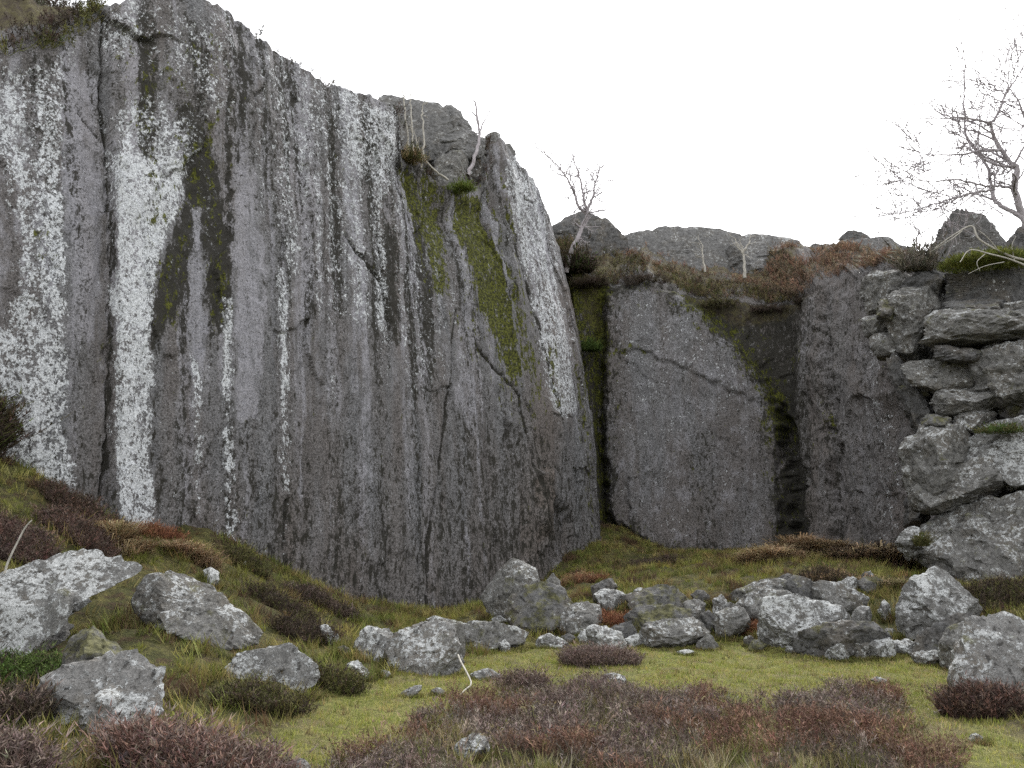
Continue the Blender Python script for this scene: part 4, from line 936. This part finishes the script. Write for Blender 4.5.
def scatter(n, x0, x1, y0, y1, prob):
    x = rngp.uniform(x0, x1, n); y = x * 0 + np.sqrt(rngp.uniform(y0 ** 2, y1 ** 2, n)) if y0 > 0 else rngp.uniform(y0, y1, n)
    x = x * (0.35 + 0.65 * y / y1) if y0 > 0 else x
    z = ground_base(x, y)
    px, py = proj(np.stack([x, y, z], -1))
    k = rngp.uniform(size=n) < prob(x, y, z, px, py)
    x, y = x[k], y[k]
    return np.stack([x, y, ground_z(x, y)], -1)
def turf_of(x, y, z): return bank_mask(x, y, z)[2]
# main wall foot, so nothing grows inside the rock
def before_cliff(px, py, y):
    foot = np.interp(px, [s[3] for s in ST_MAIN[:21]], [s[5] for s in ST_MAIN[:21]])
    foot2 = np.interp(px, [s[3] for s in ST_BACK[2:]], [s[5] for s in ST_BACK[2:]])
    return y < np.where(px < 597, foot, foot2) + 0.1
p = scatter(52000, -9, 10, 3.2, 13.5, lambda x, y, z, px, py: (turf_of(x, y, z) > 0.4) * (1 - 0.8 * heath_mask(px, py)) * (0.55 + 0.5 * perlin(x * 2, y * 2, seed=70)))
tufts('grass', T_TURF, p, rngp.uniform(0.6, 1.35, len(p)), pick([(0.24, 0.265, 0.055), (0.30, 0.295, 0.075), (0.35, 0.31, 0.11), (0.20, 0.235, 0.045), (0.38, 0.32, 0.16)], len(p)),
      'short yellow-green turf across the quarry floor', 'grass')
def rough_prob(x, y, z, px, py):
    return (turf_of(x, y, z) < 0.6) * before_cliff(px, py, y) * np.clip(0.5 + 0.8 * fbm(x * .8, y * .8, oct=3, seed=71), 0.05, 1)
p = scatter(62000, -15, 15, 3.0, 25, rough_prob)
px_, py_ = proj(p); wm = sstep(-0.25, 0.3, fbm(p[:, 0] * 0.7, p[:, 1] * 0.7, oct=3, seed=72))
pn = fbm(p[:, 0] * 1.3, p[:, 1] * 1.3, oct=3, seed=76)
tint = np.where((rngp.uniform(size=len(p)) < wm)[:, None], pick([(0.27, 0.245, 0.075), (0.22, 0.215, 0.055), (0.31, 0.265, 0.105), (0.21, 0.15, 0.065)], len(p)), pick([(0.13, 0.15, 0.035), (0.17, 0.18, 0.045), (0.20, 0.16, 0.06)], len(p)))
tint = np.where((pn > 0.30)[:, None], pick([(0.28, 0.28, 0.05), (0.22, 0.235, 0.045)], len(p)), np.where((pn < -0.32)[:, None], pick([(0.13, 0.085, 0.045), (0.10, 0.065, 0.045)], len(p)), tint))
tufts('grass', T_ROUGH, p, rngp.uniform(0.45, 1.15, len(p)) * np.where(pn > 0.3, 0.5, 1.0), tint, 'rough moorland grass and moss on the banks below the cliffs', 'grass')
foot = []
for fx, fy, ex, ey in FEET:
    k = int(30 + 70 * ex); a = rngp.uniform(np.pi * 0.95, np.pi * 2.05, k); q = rngp.uniform(0.82, 1.12, k)
    foot.append(np.c_[fx + np.cos(a) * ex * q, fy + np.sin(a) * ey * q])
foot = np.concatenate(foot); foot = np.c_[foot, ground_z(foot[:, 0], foot[:, 1])]
ft = sstep(0.3, 0.7, turf_of(*foot.T))
tufts('grass', T_ROUGH, foot, rngp.uniform(0.35, 0.85, len(foot)) * (1 - 0.5 * ft), pick([(0.13, 0.135, 0.038), (0.18, 0.165, 0.055), (0.10, 0.11, 0.03), (0.20, 0.15, 0.07)], len(foot)),
      'tufts of grass growing round the feet of the boulders', 'grass')
p = scatter(5200, -9, 10, 3.2, 13.5, lambda x, y, z, px, py: (turf_of(x, y, z) > 0.4) * (1 - heath_mask(px, py)) * np.clip(0.25 + 0.9 * fbm(x * 1.6, y * 1.6, oct=3, seed=78), 0, 1))
tufts('grass', T_ROUGH, p, rngp.uniform(0.2, 0.5, len(p)), pick([(0.15, 0.165, 0.045), (0.30, 0.25, 0.12), (0.19, 0.13, 0.07), (0.11, 0.13, 0.035)], len(p)), 'uneven tufts and dead leaves scattered over the turf', 'grass')
# heather mass in front
p = scatter(42000, -5, 6, 3.0, 7.9, lambda x, y, z, px, py: heath_mask(px, py) * np.clip(0.70 + 1.1 * fbm(x * 1.1, y * 1.1, oct=3, seed=73), 0, 1)
            * (1 - 0.95 * line(px, py, [(730, 800), (755, 745)], 16)) * (1 - 0.97 * line(px, py, [(440, 772), (478, 768)], 22)) * (1 - 0.85 * line(px, py, [(600, 735), (630, 742)], 12)))
px_, py_ = proj(p)
canopy = (0.02 + 0.19 * np.clip(0.5 + 0.9 * fbm(p[:, 0] * 0.9, p[:, 1] * 0.9, oct=4, seed=74), 0, 1.1)) * (0.35 + 0.65 * sstep(0.5, 1.0, heath_mask(px_, py_)))
lift = canopy * rngp.uniform(0, 1, len(p)) ** 0.6
hs = rngp.uniform(0.05, 0.13, len(p))
p[:, 2] += lift
cn = fbm(p[:, 0] * 0.8, p[:, 1] * 0.8, oct=3, seed=75)
tint = np.where((cn > 0.12)[:, None], pick([(0.185, 0.108, 0.074), (0.135, 0.082, 0.06)], len(p)), pick([(0.16, 0.118, 0.10), (0.11, 0.082, 0.07), (0.20, 0.162, 0.138)], len(p)))
tint = np.where((rngp.uniform(size=len(p)) < 0.05)[:, None], pick([(0.12, 0.12, 0.035), (0.24, 0.20, 0.10)], len(p)), tint)
tufts('heather', T_HEATH, p, hs, tint, 'low purple-brown winter heather spreading across the foreground', 'heather', M_TWIG, tilt=0.35)
# pale grass and bilberry between the heather
p = scatter(5200, -5, 6, 3.0, 7.9, lambda x, y, z, px, py: np.clip(heath_mask(px, py) * (0.25 - 0.9 * fbm(x * 1.1, y * 1.1, oct=3, seed=73)) + line(px, py, [(730, 800), (755, 745)], 18), 0, 1))
tufts('grass', T_ROUGH, p, rngp.uniform(0.4, 0.9, len(p)), pick([(0.26, 0.22, 0.11), (0.20, 0.18, 0.07), (0.14, 0.15, 0.04), (0.30, 0.26, 0.16)], len(p)), 'pale dry grass showing in gaps of the foreground heather', 'grass')

# single heather bushes
HB = 'single heather and bilberry clumps'
def bush(name, label, px, py, w, h, n, cols, templ=None, d=None, depth=None, cat='shrub', z=None, grp=HB, mat=M_TWIG, sc=(0.55, 1.0), split=True):
    """a clump w metres wide and h high rooted where the pixel meets the ground"""
    d = hit(px, py) if d is None else d
    c = P(px, py, d)
    a = rngp.uniform(0, 2 * np.pi, n); r = np.sqrt(rngp.uniform(size=n)); dp = depth or w * 0.7
    x = c[0] + np.cos(a) * r * w / 2; y = c[1] + np.sin(a) * r * dp / 2
    gz = ground_z(x, y) if z is None else np.full(n, c[2])
    dome = np.sqrt(np.clip(1 - r * r * 0.92, 0, 1)) * (0.8 + 0.35 * perlin(x * 4, y * 4, seed=int(px)))
    size = h * np.clip(dome, .25, 1.2) * rngp.uniform(*sc, n)
    if templ is None:
        n *= 2; x, y, gz, size = (np.tile(q, 2) for q in (x, y, gz, size)); x = x + rngp.normal(0, w * .04, n)
        gz = gz + size * 0.62 * rngp.uniform(0, 1, n) ** 0.6; size = rngp.uniform(0.09, 0.17, n) * max(1.0, h / 0.4)
    o = tufts(name, templ or T_HEATH, np.stack([x, y, gz], -1), size, pick(cols, n), label, cat, mat, kind=None, tilt=0.35,
              loc=(c[0], c[1], float(gz.min())), group=grp)
    return o
PUR = [(0.155, 0.115, 0.099), (0.115, 0.084, 0.072), (0.19, 0.145, 0.122)]
RUS = [(0.165, 0.085, 0.06), (0.14, 0.08, 0.062), (0.12, 0.085, 0.07)]
DRK = [(0.055, 0.04, 0.032), (0.075, 0.055, 0.042), (0.06, 0.05, 0.028)]
OLV = [(0.10, 0.095, 0.035), (0.12, 0.11, 0.045), (0.075, 0.08, 0.025)]
GRN = [(0.06, 0.10, 0.022), (0.085, 0.125, 0.03), (0.05, 0.075, 0.02)]
BRK = [(0.20, 0.085, 0.045), (0.16, 0.07, 0.04), (0.24, 0.12, 0.065)]
HAY = [(0.36, 0.27, 0.16), (0.27, 0.19, 0.11), (0.42, 0.33, 0.20)]
hb = lambda *a, **k: bush('heather_bush', *a, **k)
hb('rusty heather bush at the foot of the huge right-edge boulder', 982, 716, 0.62, 0.34, 800, RUS[1:] + DRK[:1])
hb('large reddish-purple heather bush before the knobbly pale boulder', 195, 806, 0.9, 0.42, 1300, PUR + [(0.19, 0.115, 0.09), (0.16, 0.095, 0.075)], d=4.5, depth=0.8)
hb('grey-purple heather bush in the bottom left corner', 2, 806, 0.4, 0.28, 400, PUR, d=4.0)
hb('brown heather clump at the left edge beside the knobbly pale boulder', 4, 738, 0.4, 0.2, 300, DRK + PUR[:1], d=5.0)
hb('lone heather tuft on the turf before the jumbled pale rock', 600, 664, 0.95, 0.24, 600, [(0.14, 0.10, 0.085), (0.17, 0.13, 0.11)])
hb('wispy heather sprigs by the low white stone and bent stalk', 520, 690, 0.6, 0.26, 90, PUR)
hb('dark heather clump in front of the left end of the streaked cliff', 75, 512, 0.9, 0.30, 420, DRK + RUS[1:], depth=0.6)
hb('purple-brown heather on the upper left bank, below the dark clump', 75, 540, 0.95, 0.30, 460, RUS[1:] + PUR[1:2] + DRK[1:2], depth=0.6)
hb('purple-brown heather at the left edge above the long slanting slab', 5, 545, 1.1, 0.36, 560, PUR[1:2] + RUS[1:] + DRK[1:2], depth=0.7)
hb('dark olive scrub hanging over the left edge of the streaked cliff', -40, 440, 1.0, 1.2, 700, DRK + OLV[2:], depth=0.7, d=10.9)
hb('olive heather clump on the mossy bank by the streaked cliff', 245, 566, 0.7, 0.25, 260, OLV + DRK[:1])
hb('dark bilberry clump halfway down the mossy bank', 283, 610, 1.0, 0.28, 380, DRK + OLV[:1])
hb('brown heather at the cliff foot near the long vertical crack', 322, 610, 1.2, 0.34, 420, DRK + PUR[:1], depth=0.6)
hb('dark heather low on the bank left of the little white stone', 305, 640, 0.8, 0.22, 260, DRK)
hb('rusty brown clump right of the flat pale-topped rock', 338, 690, 0.5, 0.16, 150, OLV + DRK[:1])
hb('dark green grassy clump under the long slanting slab', 15, 680, 0.9, 0.25, 400, GRN + DRK[:1], depth=0.6)
hb('dark heather before the undercut flat rock', 262, 706, 0.8, 0.09, 200, DRK + OLV)
hb('brown heather under the overhang of the blocky outcrop', 985, 602, 1.9, 0.42, 420, DRK + OLV[:1], depth=0.8)
hb('dark tussock above the wide sloping rock', 828, 584, 1.1, 0.45, 420, DRK + HAY[1:2], depth=0.6)
hb('dark low scrub behind the tall angular boulder', 470, 600, 1.6, 0.35, 400, DRK + OLV[2:], depth=0.5)
hb('brown scrub on the green slope below the back slab', 655, 566, 1.6, 0.3, 300, DRK + RUS[2:], depth=0.6)
bush('dead_bracken', 'red dead bracken in the hollow between the grey rock and the mossy slabs', 612, 625, 1.1, 0.28, 420, BRK, d=12.6, cat='bracken', depth=0.5)
bush('dead_bracken', 'small patch of red bracken under the squarish grey block', 748, 632, 0.5, 0.16, 150, BRK, d=11.9, cat='bracken', depth=0.3)
bush('dead_bracken', 'rust-red bracken patch at the foot of the widest white streak', 162, 541, 0.7, 0.22, 220, BRK, cat='bracken', depth=0.5)
bush('dead_bracken', 'faded bracken stems left of the grassy ramp under the back slab', 585, 585, 1.0, 0.35, 200, BRK[1:] + HAY[1:2], cat='bracken')
gt = lambda *a, **k: bush('grass_tussock', *a, templ=T_LONG, cat='grass tussock', grp='dry grass tussocks', mat=M_PLANT, sc=(0.7, 1.1), **k)
gt('long straw-coloured tussock drooping at the foot of the right-hand back face', 815, 556, 2.2, 1.9, 300, HAY, depth=1.0)
gt('straw tussock left of the drooping tussock below the back slab', 770, 562, 1.6, 1.3, 200, HAY, depth=0.7)
gt('brown tussock at the foot of the pillar beside the outcrop', 872, 564, 1.8, 1.6, 220, HAY[1:] + DRK[:1], depth=0.8)
gt('small dry tussock on the bank crest below the widest white streak', 120, 545, 0.9, 1.0, 90, HAY[1:], depth=0.6)
gt('straw tussock behind the great lichened boulder', 885, 588, 1.1, 0.8, 90, HAY + OLV, depth=0.5)
gt('grey-brown dry grass hanging on the bank beside the flaky slab', 195, 562, 0.9, 1.0, 90, HAY, depth=0.5)
gt('short green tussock between the split boulder and the long flat rock', 458, 640, 0.8, 0.35, 60, GRN, depth=0.4)

# vegetation over the cliff tops
def top_scatter(pts, n, prob, jitter=0.2):
    p = pts[rngp.integers(0, len(pts), n)] + np.c_[rngp.normal(0, jitter, (n, 2)), np.zeros(n)]
    px, py = proj(p)
    return p[rngp.uniform(size=n) < prob(px, py, p)]
bc = BACK_V[BACK_NV + 1:BACK_NV + 11].reshape(-1, 3)
p = top_scatter(bc, 30000, lambda px, py, q: (px > 555) * (px < 925) * (q[:, 1] < 31) * np.clip(0.42 + 1.0 * fbm(q[:, 0] * .5, q[:, 1] * .5, oct=3, seed=201), 0, 1) * 0.55, 0.12)
q = fbm(p[:, 0] * .45, p[:, 1] * .45 + p[:, 2] * .3, oct=3, seed=202); px_, py_ = proj(p)
red = (q + 0.6 * sstep(590, 650, px_) - 0.05 > 0.1) & (py_ < np.interp(px_, [560, 640, 740, 800, 900], [235, 262, 285, 296, 272]))
tint = np.where(red[:, None], pick([(0.24, 0.145, 0.10), (0.20, 0.13, 0.09), (0.28, 0.20, 0.13), (0.18, 0.14, 0.10)], len(p)), pick(DRK[:2] + OLV + [(0.19, 0.15, 0.08), (0.16, 0.11, 0.07)], len(p)))
tufts('heather', T_HFAR, p, rngp.uniform(0.10, 0.28, len(p)), tint, 'red-brown bracken and dark heather on the slope above the back face', 'heather', M_TWIG)
mc = MAIN_V[MAIN_NV:MAIN_NV + 14].reshape(-1, 3)
p = top_scatter(mc, 16000, lambda px, py, q: np.where(px < 100, 1.0, np.where((px > 230) & (px < 340), 0.15, np.where((px > 395) & (px < 490), 1.0, 0.0))) * (px > -60) * np.clip(0.45 + fbm(q[:, 0] * .7, q[:, 1] * .7, oct=3, seed=203), 0, 1), 0.1)
px_, py_ = proj(p)
edge_g = (px_ < 100) & (py_ > np.interp(px_, [0, 60, 95], [52, 40, 5])) 
tint = np.where(edge_g[:, None], pick(OLV + [(0.15, 0.15, 0.05)], len(p)), pick(DRK + [(0.12, 0.09, 0.075), (0.09, 0.085, 0.06)], len(p)))
tufts('heather', T_HFAR, p, rngp.uniform(0.12, 0.30, len(p)), tint, 'heather and grass along the top of the tall streaked face', 'heather', M_TWIG)
def ledge_bush(name, label, px, py, d, w, h, n, cols, **k):
    return bush(name, label, px, py, w, h, n, cols, d=d, z=1, templ=T_HFAR, grp='plants on the cliff edges', **k)
for lab, px, py, d, w, h, n, cols in [
        ('dark heather overhanging the top left of the back slab', 590, 285, 25.9, 1.5, 0.45, 240, DRK),
        ('dark heather cushion above the peak of the back slab', 645, 282, 25.6, 2.0, 0.35, 260, DRK),
        ('olive moss and heather cushion on the right shoulder of the back slab', 720, 305, 25.5, 1.6, 0.35, 240, OLV + DRK),
        ('dark heather hanging over the recess right of the back slab', 770, 312, 25.5, 1.6, 0.35, 240, DRK),
        ('dark bush on the edge left of the tall pillar', 806, 303, 24.3, 0.8, 0.5, 140, DRK),
        ('green ivy and moss hanging in the dark gully beside the tall face', 590, 350, 25.2, 0.8, 0.5, 160, GRN),
        ('dark scrub in the gully under the small leaning tree', 575, 270, 26.2, 1.4, 1.0, 260, DRK + GRN[2:]),
        ('bright green moss cushion on the broken ledge of the tall face', 462, 190, 19.8, 0.9, 0.35, 160, [(0.12, 0.16, 0.03), (0.16, 0.19, 0.04)]),
        ('dry yellowish grass under the white saplings', 412, 160, 18.6, 0.9, 0.4, 110, HAY + OLV),
        ('grey dead grass hanging down the outcrop beside the mossy top', 918, 268, 17.6, 0.9, 0.8, 160, [(0.17, 0.155, 0.125), (0.22, 0.20, 0.165)]),
        ('green leafy plants rooted in the joint of the right outcrop', 1002, 432, 15.0, 1.0, 0.3, 160, GRN + OLV),
        ('ivy climbing beside the small pale stone of the outcrop', 922, 545, 14.9, 0.25, 0.35, 50, OLV)]:
    ledge_bush('ledge_plant', lab, px, py, d, w, h, n, cols)
ledge_bush('moss_cushion', 'yellow-green moss cushion capping the right outcrop', 990, 264, 16.6, 2.3, 0.32, 900, [(0.15, 0.17, 0.03), (0.19, 0.20, 0.045), (0.11, 0.13, 0.025)], depth=1.6, cat='moss')

# ------------------------------------------------------------------ bare trees
def tube(path, radii, sides=6):
    path = np.asarray(path, float); n = len(path)
    tg = np.gradient(path, axis=0); tg /= np.linalg.norm(tg, axis=1)[:, None] + 1e-9
    up = np.array([0.3, 0.9, 0.2]); V = []
    for i in range(n):
        a = np.cross(tg[i], up); a /= np.linalg.norm(a) + 1e-9; b = np.cross(tg[i], a)
        for k in range(sides):
            t = 2 * np.pi * k / sides; V.append(path[i] + radii[i] * (math.cos(t) * a + math.sin(t) * b))
    Fq = [(i * sides + k, i * sides + (k + 1) % sides, (i + 1) * sides + (k + 1) % sides, (i + 1) * sides + k) for i in range(n - 1) for k in range(sides)]
    return np.array(V), np.array(Fq)
def join_tubes(tubes):
    V, Fq, o = [], [], 0
    for v, f in tubes: V.append(v); Fq.append(f + o); o += len(v)
    return np.concatenate(V), np.concatenate(Fq)
def smooth_path(ctrl, step=5, wob=0.0, rng=None):
    c = np.asarray(ctrl, float); t = np.linspace(0, len(c) - 1, (len(c) - 1) * step + 1)
    cc = np.vstack([2 * c[0] - c[1], c, 2 * c[-1] - c[-2]]); out = []
    for x in t:
        i = min(int(x), len(c) - 2); f = x - i; p0, p1, p2, p3 = cc[i], cc[i + 1], cc[i + 2], cc[i + 3]
        out.append(0.5 * (2 * p1 + (p2 - p0) * f + (2 * p0 - 5 * p1 + 4 * p2 - p3) * f * f + (3 * p1 - p0 - 3 * p2 + p3) * f ** 3))
    out = np.array(out)
    if wob: out[1:] += rng.normal(0, wob, out[1:].shape)
    return out
def grow(rng, start, dirn, length, rad, level, out, bias=(0, 0, 0.1), wig=0.22, dens=1.0):
    n = max(4, int(length / 0.12)); p = start.copy(); d = dirn / np.linalg.norm(dirn); path = [p.copy()]
    for i in range(n):
        d = d + rng.normal(0, wig, 3) + np.array(bias) * 0.25; d /= np.linalg.norm(d); p = p + d * length / n; path.append(p.copy())
    r = np.linspace(rad, max(rad * 0.35, 0.009), n + 1)
    out[level].append(tube(path, r, 5 if level < 2 else 3))
    if level < 3:
        k = int(rng.integers(3, 6) * dens)
        for j in range(k):
            i = rng.integers(max(1, n // 5), n + 1); q = rng.normal(size=3); dd = path[i] - path[i - 1]; dd /= np.linalg.norm(dd)
            grow(rng, path[i].copy(), dd * 0.7 + q * 0.55, length * rng.uniform(.35, .65), r[min(i, n)] * 0.65, level + 1, out, bias, wig, dens)
def bare_tree(name, label, limbs, mat, seed, twig_len=0.8, dens=1.0, bias=(0, 0, .1), root=None, nt=6, group='leafless trees on the cliff tops', twig_mat=None, wig=0.22):
    """limbs: (control points as px, py, d ; start radius ; end radius); the first one is the trunk"""
    rng = np.random.default_rng(seed)
    base = P(*limbs[0][0][0]) if root is None else np.array(root)
    e = empty(name, base); tag(e, label, 'tree', group)
    lists = {1: [], 2: [], 3: []}
    for i, (c, r0, r1) in enumerate(limbs):
        path = smooth_path([P(*q) for q in c], 6, 0.012, rng); rr = np.linspace(r0, r1, len(path))
        v, f = tube(path, rr, 8)
        link('trunk' if i == 0 else 'limb', new_mesh('limb', v - base, f, [mat]), (0, 0, 0), e)
        for j in range(nt):
            k = rng.integers(max(2, len(path) // 3), len(path)); dd = path[k] - path[k - 1]; dd /= np.linalg.norm(dd) + 1e-9
            grow(rng, path[k].copy(), dd * .6 + rng.normal(size=3) * .6, twig_len * rng.uniform(.5, 1.1), max(rr[k] * .55, 0.006), 1, lists, bias, wig, dens)
        dd = path[-1] - path[-2]; grow(rng, path[-1].copy(), dd, twig_len * .8, r1 * .9, 1, lists, bias, wig, dens)
    for v, f in lists[1]: link('branch', new_mesh('branch', v - base, f, [mat]), (0, 0, 0), e)
    if lists[2]:
        v, f = join_tubes(lists[2] + lists[3])
        tag(link('twigs', new_mesh('twigs', v - base, f, [twig_mat or mat]), (0, 0, 0), e), kind='stuff')
    return e
D = 17.0
bare_tree('bare_tree', 'large leafless tree with spreading twigs leaning in at the right edge',
    [([(1034, 262, D), (1030, 240, D), (1026, 222, D), (1015, 190, D), (1017, 169, D), (1008, 159, D), (994, 138, D), (988, 123, D - .2), (964, 118, D - .4)], 0.11, 0.020),
     ([(1030, 236, D), (1020, 216, D), (998, 204, D + .3), (992, 190, D + .4), (987, 166, D + .5), (967, 136, D + .6), (964, 100, D + .7), (965, 82, D + .8)], 0.065, 0.013),
     ([(988, 125, D), (997, 116, D), (1007, 92, D + .2), (1022, 69, D + .4), (1034, 50, D + .4)], 0.035, 0.011),
     ([(1015, 188, D), (1000, 186, D - .4), (985, 186, D - .6), (955, 180, D - .9), (930, 181, D - 1.0), (905, 177, D - 1.1)], 0.034, 0.010),
     ([(1000, 150, D), (983, 151, D - .2), (955, 155, D - .4), (926, 155, D - .5)], 0.04, 0.009),
     ([(1026, 222, D), (1036, 190, D), (1034, 150, D - .3), (1022, 110, D - .5), (1012, 90, D - .6)], 0.055, 0.013),
     ([(990, 190, D), (960, 196, D - .3), (930, 206, D - .4), (915, 210, D - .5)], 0.03, 0.008),
     ([(1040, 200, D), (1060, 150, D), (1070, 100, D + .5)], 0.10, 0.02)],
    M_BARK, 5, twig_len=1.5, dens=1.4, nt=10, wig=0.13)
bare_tree('bare_tree', 'small leaning leafless tree with a pinkish bushy crown above the gully',
    [([(566, 272, 26.0), (572, 250, 25.7), (578, 238, 25.7), (583, 225, 25.8), (587, 214, 25.8), (584, 200, 25.8), (582, 190, 25.8), (578, 170, 25.8)], 0.10, 0.03),
     ([(586, 214, 25.8), (578, 205, 25.7), (573, 190, 25.7), (564, 174, 25.6), (555, 163, 25.5)], 0.06, 0.02),
     ([(586, 212, 25.8), (592, 200, 26.0), (595, 185, 26.1), (597, 176, 26.2)], 0.05, 0.02)],
    M_BARK, 9, twig_len=0.9, dens=1.2, nt=12, wig=0.15)
bare_tree('bare_tree', 'thin leafless snag with few branches on the skyline of the tall face',
    [([(468, 175, 20.3), (474, 160, 20.4), (479, 140, 20.6), (478, 122, 20.7), (476, 106, 20.7), (474, 100, 20.7)], 0.06, 0.02),
     ([(479, 132, 20.6), (484, 122, 20.7), (490, 112, 20.8)], 0.03, 0.012), ([(478, 124, 20.6), (474, 114, 20.5), (464, 110, 20.4)], 0.03, 0.010)],
    M_BARK, 14, twig_len=0.3, dens=0.25, nt=1)
for i, (lab, c) in enumerate([('leftmost white sapling stem on the broken ledge', [(409, 152, 18.9), (407, 130, 18.9), (404, 100, 18.9), (402, 90, 18.9)]),
        ('tallest white sapling stem on the broken ledge', [(414, 165, 18.8), (413, 140, 18.8), (411, 110, 18.8), (410, 92, 18.8)]),
        ('rightmost white sapling stem on the broken ledge', [(421, 168, 18.8), (424, 140, 18.8), (422, 118, 18.8), (423, 104, 18.8)]),
        ('white sapling hanging down below the broken ledge', [(448, 180, 19.2), (434, 170, 19.0), (420, 152, 18.8), (416, 138, 18.8)])]):
    bare_tree('sapling', lab, [(c, 0.030, 0.012)], M_BLEACH, 30 + i, twig_len=0.3, dens=0.25, nt=2, group='white saplings on the ledge')
bare_tree('sapling', 'pale forked sapling on the bracken slope, right of centre', [([(745, 278, 26.0), (744, 262, 26), (743, 250, 26)], 0.06, 0.03), ([(743, 254, 26), (737, 244, 26), (735, 238, 26)], 0.035, 0.015), ([(743, 252, 26), (749, 243, 26), (751, 236, 26)], 0.035, 0.015)], M_BLEACH, 41, twig_len=0.5, dens=0.4, nt=2, group='pale saplings on the bracken slope')
bare_tree('sapling', 'faint pale sapling on the bracken slope, left of the forked one', [([(705, 272, 27.0), (703, 258, 27), (702, 244, 27)], 0.045, 0.015)], M_BLEACH, 42, twig_len=0.5, dens=0.4, nt=3, group='pale saplings on the bracken slope')

def branch(name, label, ctrl, r0, r1, mat, cat, seed, side=()):
    rng = np.random.default_rng(seed)
    base = P(*ctrl[0]); tubes = [tube(smooth_path([P(*q) for q in ctrl], 6), np.linspace(r0, r1, (len(ctrl) - 1) * 6 + 1), 6)]
    for c in side: tubes.append(tube(smooth_path([P(*q) for q in c], 5), np.linspace(r1 * 1.3, r1 * .6, (len(c) - 1) * 5 + 1), 5))
    v, f = join_tubes(tubes)
    return tag(link(name, new_mesh(name, v - base, f, [mat]), base), label, cat)
DB = 16.0
branch('dead_branch', 'upper bleached dead branch lying across the mossy outcrop top', [(1036, 262, DB), (1010, 256, DB), (980, 240, DB - .1), (972, 226, DB), (955, 234, DB), (935, 248, DB + .2)], 0.03, 0.010, M_BLEACH, 'branch', 1,
       [[(1000, 253, DB), (988, 238, DB - .2), (978, 230, DB - .2)], [(962, 231, DB), (950, 240, DB - .2), (930, 252, DB)]])
branch('dead_branch', 'lower bleached dead branch with forked tips before the mossy outcrop top', [(1036, 270, DB), (1012, 260, DB), (990, 254, DB - .2), (970, 250, DB - .2), (960, 262, DB - .3)], 0.025, 0.008, M_BLEACH, 'branch', 2,
       [[(1004, 262, DB - .1), (985, 266, DB - .3), (968, 274, DB - .3)], [(985, 254, DB - .2), (977, 262, DB - .3), (980, 271, DB - .3)], [(1015, 262, DB), (1012, 246, DB), (1016, 236, DB)]])
dS = hit(430, 690)
branch('dead_stalk', 'thin pale bent stalk leaning on the split boulder', [(458, 655, 8.75), (461, 662, 8.6), (468, 675, 8.35), (471, 684, 8.2), (465, 690, 8.1), (459, 696, 7.95)], 0.010, 0.008, M_BLEACH, 'stalk', 3)
branch('dead_stalk', 'curved bare stalk standing before dark heather at the left edge', [(4, 575, 7.2), (8, 562, 7.2), (16, 545, 7.2), (25, 528, 7.2), (32, 520, 7.2)], 0.011, 0.006, M_BLEACH, 'stalk', 4)
